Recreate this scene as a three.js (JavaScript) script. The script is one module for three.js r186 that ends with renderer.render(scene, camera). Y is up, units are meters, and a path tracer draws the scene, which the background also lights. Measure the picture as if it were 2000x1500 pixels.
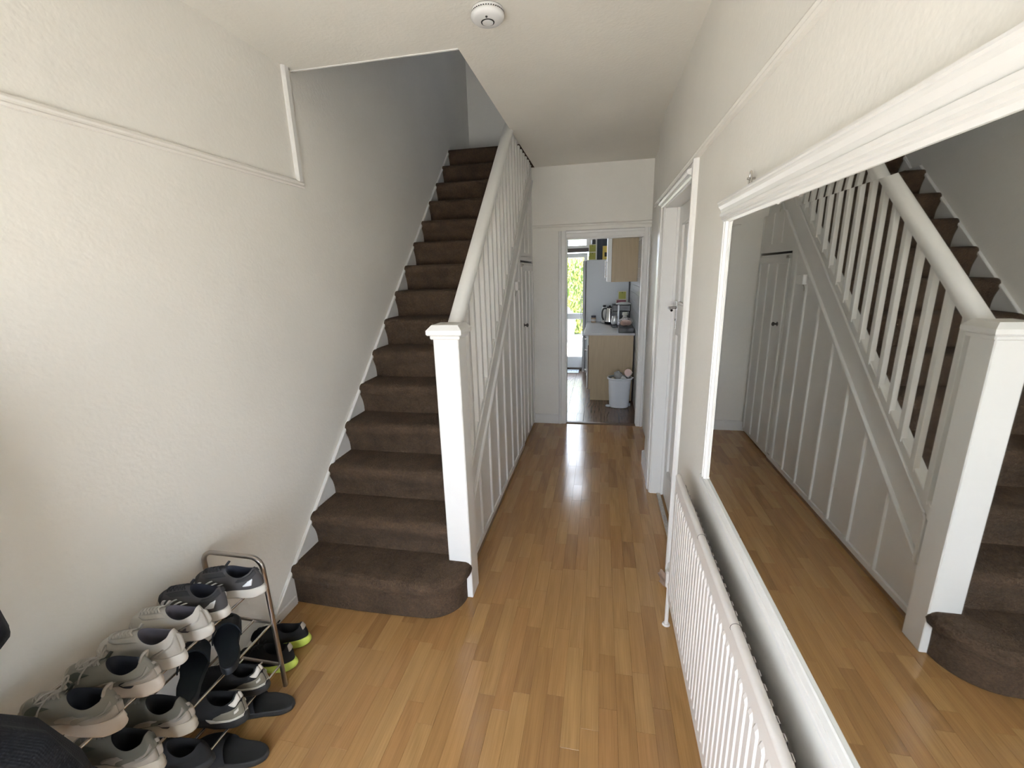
import * as THREE from 'three';
import { mergeGeometries, mergeVertices, toCreasedNormals } from 'three/addons/utils/BufferGeometryUtils.js';
import { RoundedBoxGeometry } from 'three/addons/geometries/RoundedBoxGeometry.js';
import { ConvexGeometry } from 'three/addons/geometries/ConvexGeometry.js';
import { FontLoader } from 'three/addons/loaders/FontLoader.js';
import { RectAreaLightUniformsLib } from 'three/addons/lights/RectAreaLightUniformsLib.js';
import { TextGeometry } from 'three/addons/geometries/TextGeometry.js';

// ---------------------------------------------------------------- camera, sky, sun, exposure
const scene = new THREE.Scene();
const D2R = Math.PI / 180;
const camera = new THREE.PerspectiveCamera(2 * Math.atan(750 / 848.8) / D2R, 4 / 3, 0.02, 200);
camera.position.set(0, 1.58, 0);
camera.rotation.order = 'YXZ';
camera.rotation.set(-14.24 * D2R, 11.63 * D2R, -1.65 * D2R);
scene.add(camera);

const renderer = new THREE.WebGLRenderer();
renderer.toneMapping = THREE.LinearToneMapping;
renderer.toneMappingExposure = 0.99;
renderer.shadowMap.enabled = true;

scene.background = new THREE.Color().setRGB(12.1, 13.4, 15.4);      // bright, thinly clouded sky

const sun = new THREE.DirectionalLight(new THREE.Color().setRGB(1, 0.95, 0.86), 52);
sun.position.set(-14, 16, -9);
sun.target.position.set(-0.5, 0, -12);
sun.shadow.camera.left = sun.shadow.camera.bottom = -16; sun.shadow.camera.right = sun.shadow.camera.top = 16; sun.shadow.camera.far = 60;
sun.shadow.mapSize.set(2048, 2048);
scene.add(sun, sun.target);

// added area light that boosts the daylight at the unseen front door (same place and size as its pane)
RectAreaLightUniformsLib.init();
const addedDoorLight = new THREE.RectAreaLight(new THREE.Color().setRGB(0.86, 0.95, 1.08), 2.2, 1.30, 1.12);
addedDoorLight.position.set(-0.56, 1.03, 0.692);
scene.add(addedDoorLight);

// ---------------------------------------------------------------- helpers
let seed = 20240611;
const rnd = () => { seed = (seed * 1664525 + 1013904223) >>> 0; return seed / 4294967296; };
const rr = (a, b) => a + (b - a) * rnd();
const lerp = (a, b, t) => a + (b - a) * t;
const clamp = (x, a = 0, b = 1) => Math.min(b, Math.max(a, x));
const smooth = (a, b, x) => { const t = clamp((x - a) / (b - a)); return t * t * (3 - 2 * t); };
const V = (x, y, z) => new THREE.Vector3(x, y, z);
const used = new Map();
function numbered(n) { const k = used.get(n) || 0; used.set(n, k + 1); return k ? `${n}_${String(k).padStart(3, '0')}` : n; }
function tag(o, label, category, group, kind) {
  o.userData.label = label; o.userData.category = category;
  if (group) o.userData.group = group;
  if (kind) o.userData.kind = kind;
  return o;
}
function thing(name, label, category, pos = [0, 0, 0], turn = 0, group, kind) {
  const g = new THREE.Group(); g.name = numbered(name); g.position.set(...pos); g.rotation.y = turn; scene.add(g);
  return tag(g, label, category, group, kind);
}
function part(parent, name, geo, mat, label) {
  const m = new THREE.Mesh(geo, mat); m.name = name; parent.add(m);
  if (label) m.userData.label = label;
  return m;
}
function single(name, label, category, geo, mat, group, kind) {
  const m = new THREE.Mesh(geo, mat); m.name = numbered(name); scene.add(m);
  return tag(m, label, category, group, kind);
}
// uv in metres from the dominant direction of each face
function uvBox(g, s = 1) {
  g = g.index ? g.toNonIndexed() : g;
  const p = g.attributes.position, uv = new Float32Array(p.count * 2);
  const a = V(), b = V(), c = V(), n = V();
  for (let i = 0; i < p.count; i += 3) {
    a.fromBufferAttribute(p, i); b.fromBufferAttribute(p, i + 1); c.fromBufferAttribute(p, i + 2);
    n.copy(b).sub(a).cross(c.clone().sub(a));
    const ax = Math.abs(n.x), ay = Math.abs(n.y), az = Math.abs(n.z);
    for (let k = 0; k < 3; k++) {
      const q = [a, b, c][k];
      const [u, v] = ay >= ax && ay >= az ? [q.x, q.z] : ax >= az ? [q.z, q.y] : [q.x, q.y];
      uv[(i + k) * 2] = u * s; uv[(i + k) * 2 + 1] = v * s;
    }
  }
  g.setAttribute('uv', new THREE.BufferAttribute(uv, 2));
  return g;
}
function bx(x0, x1, y0, y1, z0, z1) {
  const g = new THREE.BoxGeometry(Math.abs(x1 - x0), Math.abs(y1 - y0), Math.abs(z1 - z0));
  g.translate((x0 + x1) / 2, (y0 + y1) / 2, (z0 + z1) / 2);
  return uvBox(g);
}
// chamfered box
function cbx(x0, x1, y0, y1, z0, z1, b = 0.002) {
  const P = [], [xa, xb] = [Math.min(x0, x1), Math.max(x0, x1)], [ya, yb] = [Math.min(y0, y1), Math.max(y0, y1)], [za, zb] = [Math.min(z0, z1), Math.max(z0, z1)];
  for (const [x, sx] of [[xa, 1], [xb, -1]]) for (const [y, sy] of [[ya, 1], [yb, -1]]) for (const [z, sz] of [[za, 1], [zb, -1]]) {
    P.push(V(x, y + sy * b, z + sz * b), V(x + sx * b, y, z + sz * b), V(x + sx * b, y + sy * b, z));
  }
  return uvBox(new ConvexGeometry(P));
}
function rbx(x0, x1, y0, y1, z0, z1, r = 0.005, seg = 3) {
  const g = new RoundedBoxGeometry(Math.abs(x1 - x0), Math.abs(y1 - y0), Math.abs(z1 - z0), seg, r);
  g.translate((x0 + x1) / 2, (y0 + y1) / 2, (z0 + z1) / 2);
  return g;
}
const norm = (g) => { g = g.index ? g.toNonIndexed() : g; for (const k of Object.keys(g.attributes)) if (!['position', 'normal', 'uv'].includes(k)) g.deleteAttribute(k); if (!g.attributes.normal) g.computeVertexNormals(); if (!g.attributes.uv) uvBox(g); return g; };
const merge = (list) => mergeGeometries(list.map(norm));
// profile [[w,d],...] swept from A to B
function bar(profile, A, B, wDir, dDir) {
  const sh = new THREE.Shape(profile.map(([w, d]) => new THREE.Vector2(w, d)));
  const along = B.clone().sub(A), len = along.length(); along.normalize();
  const g = new THREE.ExtrudeGeometry(sh, { depth: len, bevelEnabled: false, curveSegments: 6 });
  const m = new THREE.Matrix4().makeBasis(wDir, dDir, along).setPosition(A);
  g.applyMatrix4(m);
  if (m.determinant() < 0) flip(g);
  return uvBox(g);
}
function flip(g) {
  for (const k of Object.keys(g.attributes)) {
    const a = g.attributes[k], s = a.itemSize;
    for (let i = 0; i < a.count; i += 3) for (let j = 0; j < s; j++) { const t = a.array[(i + 1) * s + j]; a.array[(i + 1) * s + j] = a.array[(i + 2) * s + j]; a.array[(i + 2) * s + j] = t; }
  }
  g.computeVertexNormals();
}
// polygon given in (z, y), extruded from x0 to x1
function polyX(pts, x0, x1, bevel = 0) {
  const sh = new THREE.Shape(pts.map(([z, y]) => new THREE.Vector2(-z, y)));
  const g = new THREE.ExtrudeGeometry(sh, { depth: Math.abs(x1 - x0) - 2 * bevel, bevelEnabled: bevel > 0, bevelThickness: bevel, bevelSize: bevel, bevelOffset: -bevel, bevelSegments: 1, curveSegments: 6 });
  g.translate(0, 0, bevel); g.rotateY(Math.PI / 2); g.translate(Math.min(x0, x1), 0, 0);
  return uvBox(g);
}
function tube(pts, r, seg = 24, rad = 8, closed = false, tension = 0.5) {
  return norm(new THREE.TubeGeometry(new THREE.CatmullRomCurve3(pts, closed, 'catmullrom', tension), seg, r, rad, closed));
}
function cyl(A, B, r0, r1 = r0, n = 12) {
  const d = B.clone().sub(A), g = new THREE.CylinderGeometry(r1, r0, d.length(), n);
  g.applyQuaternion(new THREE.Quaternion().setFromUnitVectors(V(0, 1, 0), d.clone().normalize()));
  g.translate((A.x + B.x) / 2, (A.y + B.y) / 2, (A.z + B.z) / 2);
  return norm(g);
}
function lathe(pts, n = 32) { return new THREE.LatheGeometry(pts.map(([r, y]) => new THREE.Vector2(r, y)), n); }
// rows of points -> smooth surface
function gridGeo(rows, closed) {
  const n = rows[0].length, m = rows.length, pos = [], uv = [], idx = [];
  for (let j = 0; j < m; j++) for (let i = 0; i < n; i++) { const p = rows[j][i]; pos.push(p.x, p.y, p.z); uv.push(i / n, j / m); }
  for (let j = 0; j < m - 1; j++) for (let i = 0; i < (closed ? n : n - 1); i++) {
    const a = j * n + i, b = j * n + (i + 1) % n, c = a + n, d = b + n;
    idx.push(a, b, d, a, d, c);
  }
  const g = new THREE.BufferGeometry();
  g.setAttribute('position', new THREE.Float32BufferAttribute(pos, 3));
  g.setAttribute('uv', new THREE.Float32BufferAttribute(uv, 2));
  g.setIndex(idx); g.computeVertexNormals();
  return g;
}
// ---------------------------------------------------------------- textures
function hash(x, y, s) { let h = (x * 374761393 + y * 668265263 + s * 974634777) | 0; h = Math.imul(h ^ (h >>> 13), 1274126177); return ((h ^ (h >>> 16)) >>> 0) / 4294967296; }
function vnoise(x, y, px, py, s) {     // tiling value noise
  const xi = Math.floor(x), yi = Math.floor(y), fx = x - xi, fy = y - yi, u = fx * fx * (3 - 2 * fx), v = fy * fy * (3 - 2 * fy);
  const w = (a, b) => hash(((a % px) + px) % px, ((b % py) + py) % py, s);
  return lerp(lerp(w(xi, yi), w(xi + 1, yi), u), lerp(w(xi, yi + 1), w(xi + 1, yi + 1), u), v);
}
function dataTex(w, h, fn, srgb, rx = 1, ry = rx) {
  const d = new Uint8Array(w * h * 4);
  for (let j = 0; j < h; j++) for (let i = 0; i < w; i++) {
    const c = fn(i / w, j / h), k = (j * w + i) * 4;
    for (let q = 0; q < 3; q++) d[k + q] = clamp(Array.isArray(c) ? c[q] : c) * 255;
    d[k + 3] = 255;
  }
  const t = new THREE.DataTexture(d, w, h, THREE.RGBAFormat);
  t.wrapS = t.wrapT = THREE.RepeatWrapping; t.magFilter = t.minFilter = THREE.LinearFilter;
  if (srgb) t.colorSpace = THREE.SRGBColorSpace;
  t.repeat.set(rx, ry); t.needsUpdate = true;
  return t;
}
const fbm = (u, v, f, s, o = 4, ky = 1) => { let a = 0, g = 0.5, q = f; for (let i = 0; i < o; i++) { a += g * vnoise(u * q, v * q * ky, q, Math.max(1, Math.round(q * ky)), s + i); g *= 0.5; q *= 2; } return a / (1 - Math.pow(0.5, o)); };
const plasterBump = dataTex(512, 512, (u, v) => 0.85 * fbm(u, v, 64, 3, 3) + 0.15 * fbm(u, v, 8, 9, 3), false, 1.6);
const paintTone = dataTex(512, 512, (u, v) => { const n = fbm(u, v, 5, 21, 5); return 0.955 + 0.045 * n; }, true, 0.45);
const carpetTone = dataTex(512, 512, (u, v) => { const a = fbm(u, v, 7, 31, 4), b = vnoise(u * 170, v * 170, 170, 170, 33), c = vnoise(u * 64, v * 64, 64, 64, 35); const k = 0.60 + 0.22 * a + 0.20 * b + 0.14 * c; return [k, k * 0.985, k * 0.97]; }, true, 2.2);
const carpetBump = dataTex(512, 512, (u, v) => 0.6 * vnoise(u * 150, v * 150, 150, 150, 41) + 0.4 * vnoise(u * 60, v * 60, 60, 60, 43), false, 2.2);
const grain = (s, k) => (u, v) => {
  const warp = fbm(u, v, 3, s, 3, 1) * 2.2, fine = vnoise(u * 160, v * 12, 160, 12, s + 5), ring = 0.5 + 0.5 * Math.sin((u * 9 + warp) * Math.PI * 2);
  const fleck = vnoise(u * 220, v * 40, 220, 40, s + 8) > 0.86 ? 0.05 : 0;
  return 1 - k * (0.45 * fine + 0.4 * ring * fbm(u, v, 4, s + 3, 2)) - k * fleck;
};
const floorGrain = dataTex(512, 1024, grain(51, 0.17), true, 2.2, 0.9);
const floorRough = dataTex(256, 256, (u, v) => { const n = fbm(u, v, 10, 61, 4); return [0, 0.62 + 0.38 * n, 0]; }, false, 1.4);
const beechGrain = dataTex(256, 512, grain(71, 0.10), true, 2.0, 0.7);
const darkGrain = dataTex(256, 1024, grain(81, 0.45), true, 3.0, 0.8);
const fabricBump = dataTex(256, 256, (u, v) => 0.5 + 0.25 * Math.sin(u * 402) + 0.25 * Math.sin(v * 402), false, 4);

// ---------------------------------------------------------------- materials
const lin = (r, g, b) => new THREE.Color().setRGB(r, g, b);
const std = (c, rough = 0.6, o = {}) => new THREE.MeshStandardMaterial({ color: c, roughness: rough, ...o });
const M = {};
M.wall = std(lin(0.88, 0.85, 0.785), 0.62, { bumpMap: plasterBump, bumpScale: 0.0007, map: paintTone });
M.ceil = std(lin(0.88, 0.845, 0.765), 0.85, { bumpMap: plasterBump, bumpScale: 0.0008, map: paintTone });
M.gloss = std(lin(0.83, 0.815, 0.78), 0.32, { map: paintTone });
M.radiator = std(lin(0.72, 0.675, 0.63), 0.4);
M.carpet = std(lin(0.096, 0.060, 0.035), 0.98, { map: carpetTone, bumpMap: carpetBump, bumpScale: 0.004 });
M.chrome = std(lin(0.62, 0.60, 0.57), 0.22, { metalness: 1 });
M.steel = std(lin(0.42, 0.39, 0.36), 0.3, { metalness: 1 });
M.handle = std(lin(0.38, 0.37, 0.36), 0.2, { metalness: 1 });
M.darkMetal = std(lin(0.12, 0.11, 0.10), 0.4, { metalness: 0.8 });
M.mirror = std(lin(0.84, 0.85, 0.83), 0.015, { metalness: 1 });
M.black = std(lin(0.012, 0.012, 0.013), 0.6);
M.blackGloss = std(lin(0.012, 0.012, 0.014), 0.25);
M.white = std(lin(0.80, 0.80, 0.79), 0.4);
M.brownStrip = std(lin(0.27, 0.16, 0.085), 0.45, { map: beechGrain });
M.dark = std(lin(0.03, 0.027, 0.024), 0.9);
M.glass = new THREE.MeshPhysicalMaterial({ color: lin(1, 1, 1), roughness: 0.02, transmission: 1, thickness: 0, ior: 1.5 });
M.beech = std(lin(0.47, 0.36, 0.22), 0.42, { map: beechGrain });
M.cabWhite = std(lin(0.74, 0.74, 0.72), 0.3);
M.worktop = std(lin(0.55, 0.55, 0.55), 0.14);
M.fridge = std(lin(0.50, 0.53, 0.56), 0.30);
M.tile = std(lin(0.66, 0.68, 0.70), 0.12);
M.grout = std(lin(0.45, 0.45, 0.44), 0.9);
M.kwall = std(lin(0.72, 0.71, 0.69), 0.8);
const floorMats = [[0.57, 0.375, 0.205], [0.55, 0.355, 0.19], [0.60, 0.405, 0.225], [0.505, 0.32, 0.17], [0.575, 0.37, 0.20], [0.54, 0.335, 0.18], [0.585, 0.39, 0.215], [0.47, 0.295, 0.16]]
  .map(([r, g, b]) => std(lin(r * 0.78, g * 0.66, b * 0.46), 0.19, { map: floorGrain, roughnessMap: floorRough }));
const kfloorMats = [[0.20, 0.125, 0.085], [0.175, 0.11, 0.075], [0.225, 0.14, 0.095]].map((c) => std(lin(...c), 0.26, { map: darkGrain }));

// ---------------------------------------------------------------- measured layout (metres)
const XL = -1.48, XR = 0.385, YC = 2.55, ZE = -4.46, ZF = 0.7, XP = -0.675;
const NIB = -3.52, XREC = 0.455, UP = 5.1, FLOOR2 = 2.735, ZB = -5.2, HOLEX = -0.64, HOLEZ = -2.14;
const KX0 = -1.9, KX1 = 0.418, KZ1 = -7.14, KC = 2.5;
const structure = (name, label, cat, geo, mat) => single(name, label, cat, geo, mat, null, 'structure');

// ---- hall floor: screed + laminate strips
{
  const f = thing('floor', 'beech effect laminate strip floor of the hallway', 'floor', [0, 0, 0], 0, null, 'structure');
  part(f, 'underlay', bx(XL - 0.1, 0.6, -0.12, -0.009, ZF, ZE), M.dark);
  const W = 0.0655, lens = [0.24, 0.33, 0.42, 0.52], cache = {};
  const strip = (L, v) => cache[L + '_' + v] || (cache[L + '_' + v] = (() => {
    const g = cbx(-W / 2 + 0.0002, W / 2 - 0.0002, -0.0085, 0, -L / 2 + 0.0002, L / 2 - 0.0002, 0.0004);
    const uv = g.attributes.uv; for (let i = 0; i < uv.count; i++) uv.setXY(i, uv.getX(i) + v * 0.137, uv.getY(i) + v * 0.291);
    return g;
  })());
  const rest = floorMats.map(() => []);
  const cols = Math.ceil((0.468 - XL) / W);
  for (let c = 0; c < cols; c++) {
    const x = XL + (c + 0.5) * W, board = Math.floor(c / 3);
    let z = ZE + 0.0 - hash(c, 3, 7) * 0.2, last = -1;
    while (z < ZF) {
      const L = lens[Math.floor(rnd() * 4)], zc = z + L / 2;
      let mi = Math.floor(rnd() * 8); if (mi === last) mi = (mi + 3) % 8; last = mi;
      const v = Math.floor(rnd() * 5), far = z < ZE ? ZE : z;
      const underStairs = x < XP - 0.01 && z + L < -1.8, beyondWall = x > XR + 0.03 && (z > -2.13 || (z > -3.5 && z + L < -3.02));
      if (!underStairs && !beyondWall) {
        if (z < ZE) { const g = cbx(x - W / 2 + 0.0002, x + W / 2 - 0.0002, -0.0085, 0, ZE, z + L - 0.0002, 0.0004); part(f, 'plank', g, floorMats[mi]); }
        else if (zc < -0.55) { const m = part(f, 'plank', strip(L, v), floorMats[mi]); m.position.set(x, 0, zc); }
        else { const g = strip(L, v).clone(); g.translate(x, 0, zc); rest[mi].push(g); }
      }
      z += L;
    }
  }
  rest.forEach((l, i) => { if (l.length) { const m = part(f, 'plank_field', merge(l), floorMats[i]); m.userData.kind = 'stuff'; } });
  part(f, 'expansion_bead', bx(XP + 0.0005, XP + 0.014, 0, 0.02, -1.9, -3.74), M.brownStrip, 'brown wooden bead along the stair panelling');
}
// ---- ceiling with stair opening (it is also the floor above)
structure('ceiling', 'off-white hallway ceiling with an opening over the stairs', 'ceiling', merge([
  bx(XL - 0.2, 0.6, YC, FLOOR2, ZF + 0.2, HOLEZ), bx(HOLEX, 0.6, YC, FLOOR2, HOLEZ, ZB - 0.2)]), M.ceil);
structure('trim_1', 'thin white edging strip at the front of the stair opening', 'trim', merge([bx(XL, HOLEX, YC - 0.004, YC + 0.012, HOLEZ - 0.006, HOLEZ + 0.003)]), M.gloss);
structure('floor_landing', 'upstairs landing floor at the head of the stairs', 'floor', bx(XL - 0.2, HOLEX, YC - 0.05, FLOOR2 + 0.012, -4.47, ZB - 0.2), M.carpet);
structure('ceiling_landing', 'ceiling above the upstairs landing', 'ceiling', bx(XL - 0.2, 0.6, UP, UP + 0.15, -1.7, ZB - 0.2), M.ceil);
// ---- walls
structure('wall_left', 'off-white left wall rising beside the stairs', 'wall', bx(XL - 0.2, XL, -0.12, UP, ZF + 0.2, ZB - 0.2), M.wall);
structure('wall_landing', 'shaded wall at the back of the upstairs landing', 'wall', bx(XL - 0.2, 0.6, FLOOR2 - 0.2, UP, ZB, ZB - 0.2), M.wall);
structure('wall_landing_front', 'partition above the front of the stair opening', 'wall', bx(XL - 0.2, 0.6, FLOOR2, UP, -1.7, -1.85), M.wall);
structure('wall_landing_right', 'right wall of the upstairs landing around its window', 'wall', merge([
  bx(XR, 0.6, FLOOR2, 4.0, -1.85, ZB), bx(XR, 0.6, 4.4, UP, -1.85, ZB), bx(XR, 0.6, 4.0, 4.4, -1.85, -3.5), bx(XR, 0.6, 4.0, 4.4, -3.85, ZB)]), M.wall);
{
  const w = thing('window_1', 'small upstairs landing window', 'window', [0, 0, 0], 0, null, 'structure');
  part(w, 'window_frame', merge([bx(XR + 0.06, XR + 0.1, 4.0, 4.03, -3.5, -3.85), bx(XR + 0.06, XR + 0.1, 4.37, 4.4, -3.5, -3.85), bx(XR + 0.06, XR + 0.1, 4.0, 4.4, -3.5, -3.52), bx(XR + 0.06, XR + 0.1, 4.0, 4.4, -3.83, -3.85)]), M.gloss);
  part(w, 'pane', bx(XR + 0.078, XR + 0.082, 4.03, 4.37, -3.52, -3.83), M.glass);
}
structure('wall_right', 'off-white right wall with the mirror and the radiator', 'wall', merge([
  bx(XR, 0.6, -0.12, YC, ZF + 0.2, -2.126), bx(XR, 0.6, 1.955, YC, -2.126, -3.02), bx(XR, 0.6, -0.12, YC, -3.02, NIB), bx(XREC, 0.6, -0.12, YC, NIB, ZE), bx(0.515, 0.6, -0.12, 1.955, -2.126, -3.02)]), M.wall);
structure('wall_end', 'white end wall around the kitchen doorway', 'wall', merge([
  bx(XL, -0.339, -0.12, YC, ZE, ZE - 0.1), bx(0.39, 0.6, -0.12, YC, ZE, ZE - 0.1), bx(-0.339, 0.39, 1.893, YC, ZE, ZE - 0.1)]), M.wall);
// front wall with glazed entrance behind the camera
structure('wall_front', 'front wall around the glazed entrance', 'wall', merge([
  bx(XL - 0.2, -1.29, -0.12, UP, ZF, ZF + 0.2), bx(0.17, 0.6, -0.12, UP, ZF, ZF + 0.2), bx(-1.29, 0.17, 1.67, UP, ZF, ZF + 0.2)]), M.wall);
{
  const d = thing('door_1', 'white front door with a tall glazed panel', 'door', [0, 0, 0], 0, null, 'structure');
  const z0 = ZF + 0.05, z1 = ZF + 0.095, a = -1.29, b = 0.17;
  part(d, 'door_stile', bx(a, a + 0.08, 0, 1.67, z0, z1), M.gloss); part(d, 'door_stile', bx(b - 0.08, b, 0, 1.67, z0, z1), M.gloss);
  part(d, 'door_rail', bx(a + 0.08, b - 0.08, 0, 0.47, z0, z1), M.gloss); part(d, 'door_rail', bx(a + 0.08, b - 0.08, 1.59, 1.67, z0, z1), M.gloss);
  part(d, 'pane', bx(a + 0.08, b - 0.08, 0.47, 1.59, z0 + 0.02, z0 + 0.025), M.glass);
}
// grounds outside
structure('floor_forecourt', 'pale paved ground in front of the house', 'ground', bx(-14, 14, -0.3, -0.15, ZF + 0.2, 24), std(lin(0.50, 0.475, 0.43), 0.9));
structure('floor_patio', 'pale stone patio behind the kitchen', 'ground', bx(-14, 14, -0.3, -0.12, KZ1 - 0.1, -26), std(lin(0.50, 0.48, 0.45), 0.9, { map: paintTone }));

// ---- trims on the left wall: picture rail with its upright end, baseboard
const railProfile = [[0, 0], [0.034, 0], [0.034, 0.006], [0.029, 0.013], [0.022, 0.016], [0.017, 0.011], [0.012, 0.011], [0.007, 0.017], [0, 0.014]];
structure('trim_2', 'picture rail running along the left wall', 'trim', bar(railProfile, V(XL, 2.022, ZF), V(XL, 2.022, -2.11), V(0, 1, 0), V(1, 0, 0)), M.wall);
structure('trim_3', 'upright moulding closing the picture rail at the stairs', 'trim', bar([[0, 0], [0.042, 0], [0.042, 0.008], [0.034, 0.017], [0.008, 0.017], [0, 0.008]], V(XL, 2.05, -2.11), V(XL, YC, -2.11), V(0, 0, 1), V(1, 0, 0)), M.gloss);
const skirt = [[0, 0], [0.09, 0], [0.09, 0.008], [0.082, 0.016], [0, 0.018]];
structure('baseboard_left', 'white baseboard at the foot of the left wall', 'baseboard', bar(skirt.map(([a, b]) => [a * 0.5, b]), V(XL, 0, ZF), V(XL, 0, -1.597), V(0, 1, 0), V(1, 0, 0)), M.gloss);
// ---- trims on the right wall
structure('trim_4', 'picture rail running along the right wall', 'trim', merge([
  bar(railProfile, V(XR, 2.018, ZF), V(XR, 2.018, NIB - 0.015), V(0, 1, 0), V(-1, 0, 0)), bar(railProfile, V(XR - 0.012, 2.018, NIB), V(XREC, 2.018, NIB), V(0, 1, 0), V(0, 0, -1))]), M.wall);
structure('baseboard_nib', 'white baseboard on the short wall by the kitchen', 'baseboard', merge([
  bar(skirt.map(([a, b]) => [a * 1.3, b]), V(XR, 0, -3.16), V(XR, 0, NIB - 0.018), V(0, 1, 0), V(-1, 0, 0)), bar(skirt.map(([a, b]) => [a * 1.3, b]), V(XR - 0.018, 0, NIB), V(XREC, 0, NIB), V(0, 1, 0), V(0, 0, -1))]), M.gloss);
structure('baseboard_right', 'white baseboard behind the radiator', 'baseboard', bar(skirt.map(([a, b]) => [a * 1.3, b]), V(XR, 0, ZF), V(XR, 0, -2.06), V(0, 1, 0), V(-1, 0, 0)), M.gloss);
// ---- door on the right
{
  const d = thing('door_2', 'white panelled door in the right wall with a chrome lever handle', 'door', [0, 0, 0], 0, null, 'structure');
  const x = 0.47;
  part(d, 'door_stile', cbx(x, x + 0.04, 0.012, 1.95, -2.135, -2.24, 0.003), M.gloss);
  part(d, 'door_stile', cbx(x, x + 0.04, 0.012, 1.95, -2.905, -3.012, 0.003), M.gloss);
  part(d, 'door_rail', cbx(x, x + 0.04, 1.845, 1.95, -2.24, -2.905, 0.003), M.gloss);
  part(d, 'door_rail', cbx(x, x + 0.04, 1.19, 1.37, -2.24, -2.905, 0.003), M.gloss);
  part(d, 'door_rail', cbx(x, x + 0.04, 0.012, 0.22, -2.24, -2.905, 0.003), M.gloss);
  for (const [a, b] of [[-2.43, -2.49], [-2.655, -2.715]]) part(d, 'door_rail', cbx(x, x + 0.04, 0.22, 1.19, a, b, 0.003), M.gloss);
  part(d, 'door_panel', bx(x + 0.014, x + 0.03, 1.37, 1.845, -2.24, -2.905), M.gloss);
  for (const [a, b] of [[-2.24, -2.43], [-2.49, -2.655], [-2.715, -2.905]]) part(d, 'door_panel', bx(x + 0.014, x + 0.03, 0.22, 1.19, a, b), M.gloss);
  const bead = (y0, y1, z0, z1) => merge([bx(x + 0.002, x + 0.015, y0, y0 + 0.012, z0, z1), bx(x + 0.002, x + 0.015, y1 - 0.012, y1, z0, z1), bx(x + 0.002, x + 0.015, y0, y1, z0, z0 - 0.012), bx(x + 0.002, x + 0.015, y0, y1, z1, z1 + 0.012)]);
  part(d, 'panel_bead', bead(1.37, 1.845, -2.24, -2.905), M.gloss);
  for (const [a, b] of [[-2.24, -2.43], [-2.49, -2.655], [-2.715, -2.905]]) part(d, 'panel_bead', bead(0.22, 1.19, a, b), M.gloss);
  const h = part(d, 'handle_plate', rbx(x - 0.005, x, 1.215, 1.385, -2.885, -2.93, 0.002), M.handle, 'chrome handle plate');
  part(h, 'lever', merge([cyl(V(x - 0.004, 1.345, -2.908), V(x - 0.045, 1.345, -2.908), 0.008), tube([V(x - 0.042, 1.345, -2.912), V(x - 0.05, 1.346, -2.89), V(x - 0.048, 1.344, -2.85), V(x - 0.044, 1.336, -2.81)], 0.008, 12)]), M.handle, 'curved chrome lever');
  part(h, 'keyhole', cyl(V(x - 0.003, 1.27, -2.908), V(x - 0.0065, 1.27, -2.908), 0.008), M.black);
  const arch = [[0, 0], [0.066, 0], [0.066, 0.012], [0.058, 0.022], [0.04, 0.022], [0.03, 0.015], [0.012, 0.013], [0, 0.008]];
  const t = thing('trim_5', 'white moulded door surround on the right wall', 'trim', [0, 0, 0], 0, null, 'structure');
  part(t, 'architrave', bar(arch, V(XR, 0, -2.126), V(XR, 2.018, -2.126), V(0, 0, 1), V(-1, 0, 0)), M.gloss);
  part(t, 'architrave', bar([[0, 0], [0.15, 0], [0.15, 0.012], [0.13, 0.022], [0.05, 0.02], [0.045, 0.012], [0.01, 0.012], [0, 0.006]], V(XR, 0, -3.02), V(XR, 1.955, -3.02), V(0, 0, -1), V(-1, 0, 0)), M.gloss);
  part(t, 'head_moulding', bar([[0, 0], [0, 0.012], [0.008, 0.018], [0.014, 0.018], [0.016, 0.03], [0.026, 0.036], [0.034, 0.032], [0.040, 0.018], [0.060, 0.014], [0.060, 0]], V(XR, 1.955, -2.13), V(XR, 1.955, -3.10), V(0, 1, 0), V(-1, 0, 0)), M.gloss);
  part(t, 'door_jamb', merge([bx(XR - 0.001, 0.515, 0, 1.955, -2.126, -2.134), bx(XR - 0.001, 0.515, 0, 1.955, -3.013, -3.02), bx(XR - 0.001, 0.515, 1.948, 1.956, -2.126, -3.02), bx(0.455, 0.47, 0, 1.95, -3.0, -3.02)]), M.gloss);
  part(t, 'threshold_strip', merge([cbx(0.428, 0.455, -0.004, 0.008, -2.14, -3.012, 0.003)]), std(lin(0.62, 0.58, 0.51), 0.5, { map: carpetTone }), 'worn white threshold strip');
}
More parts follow.
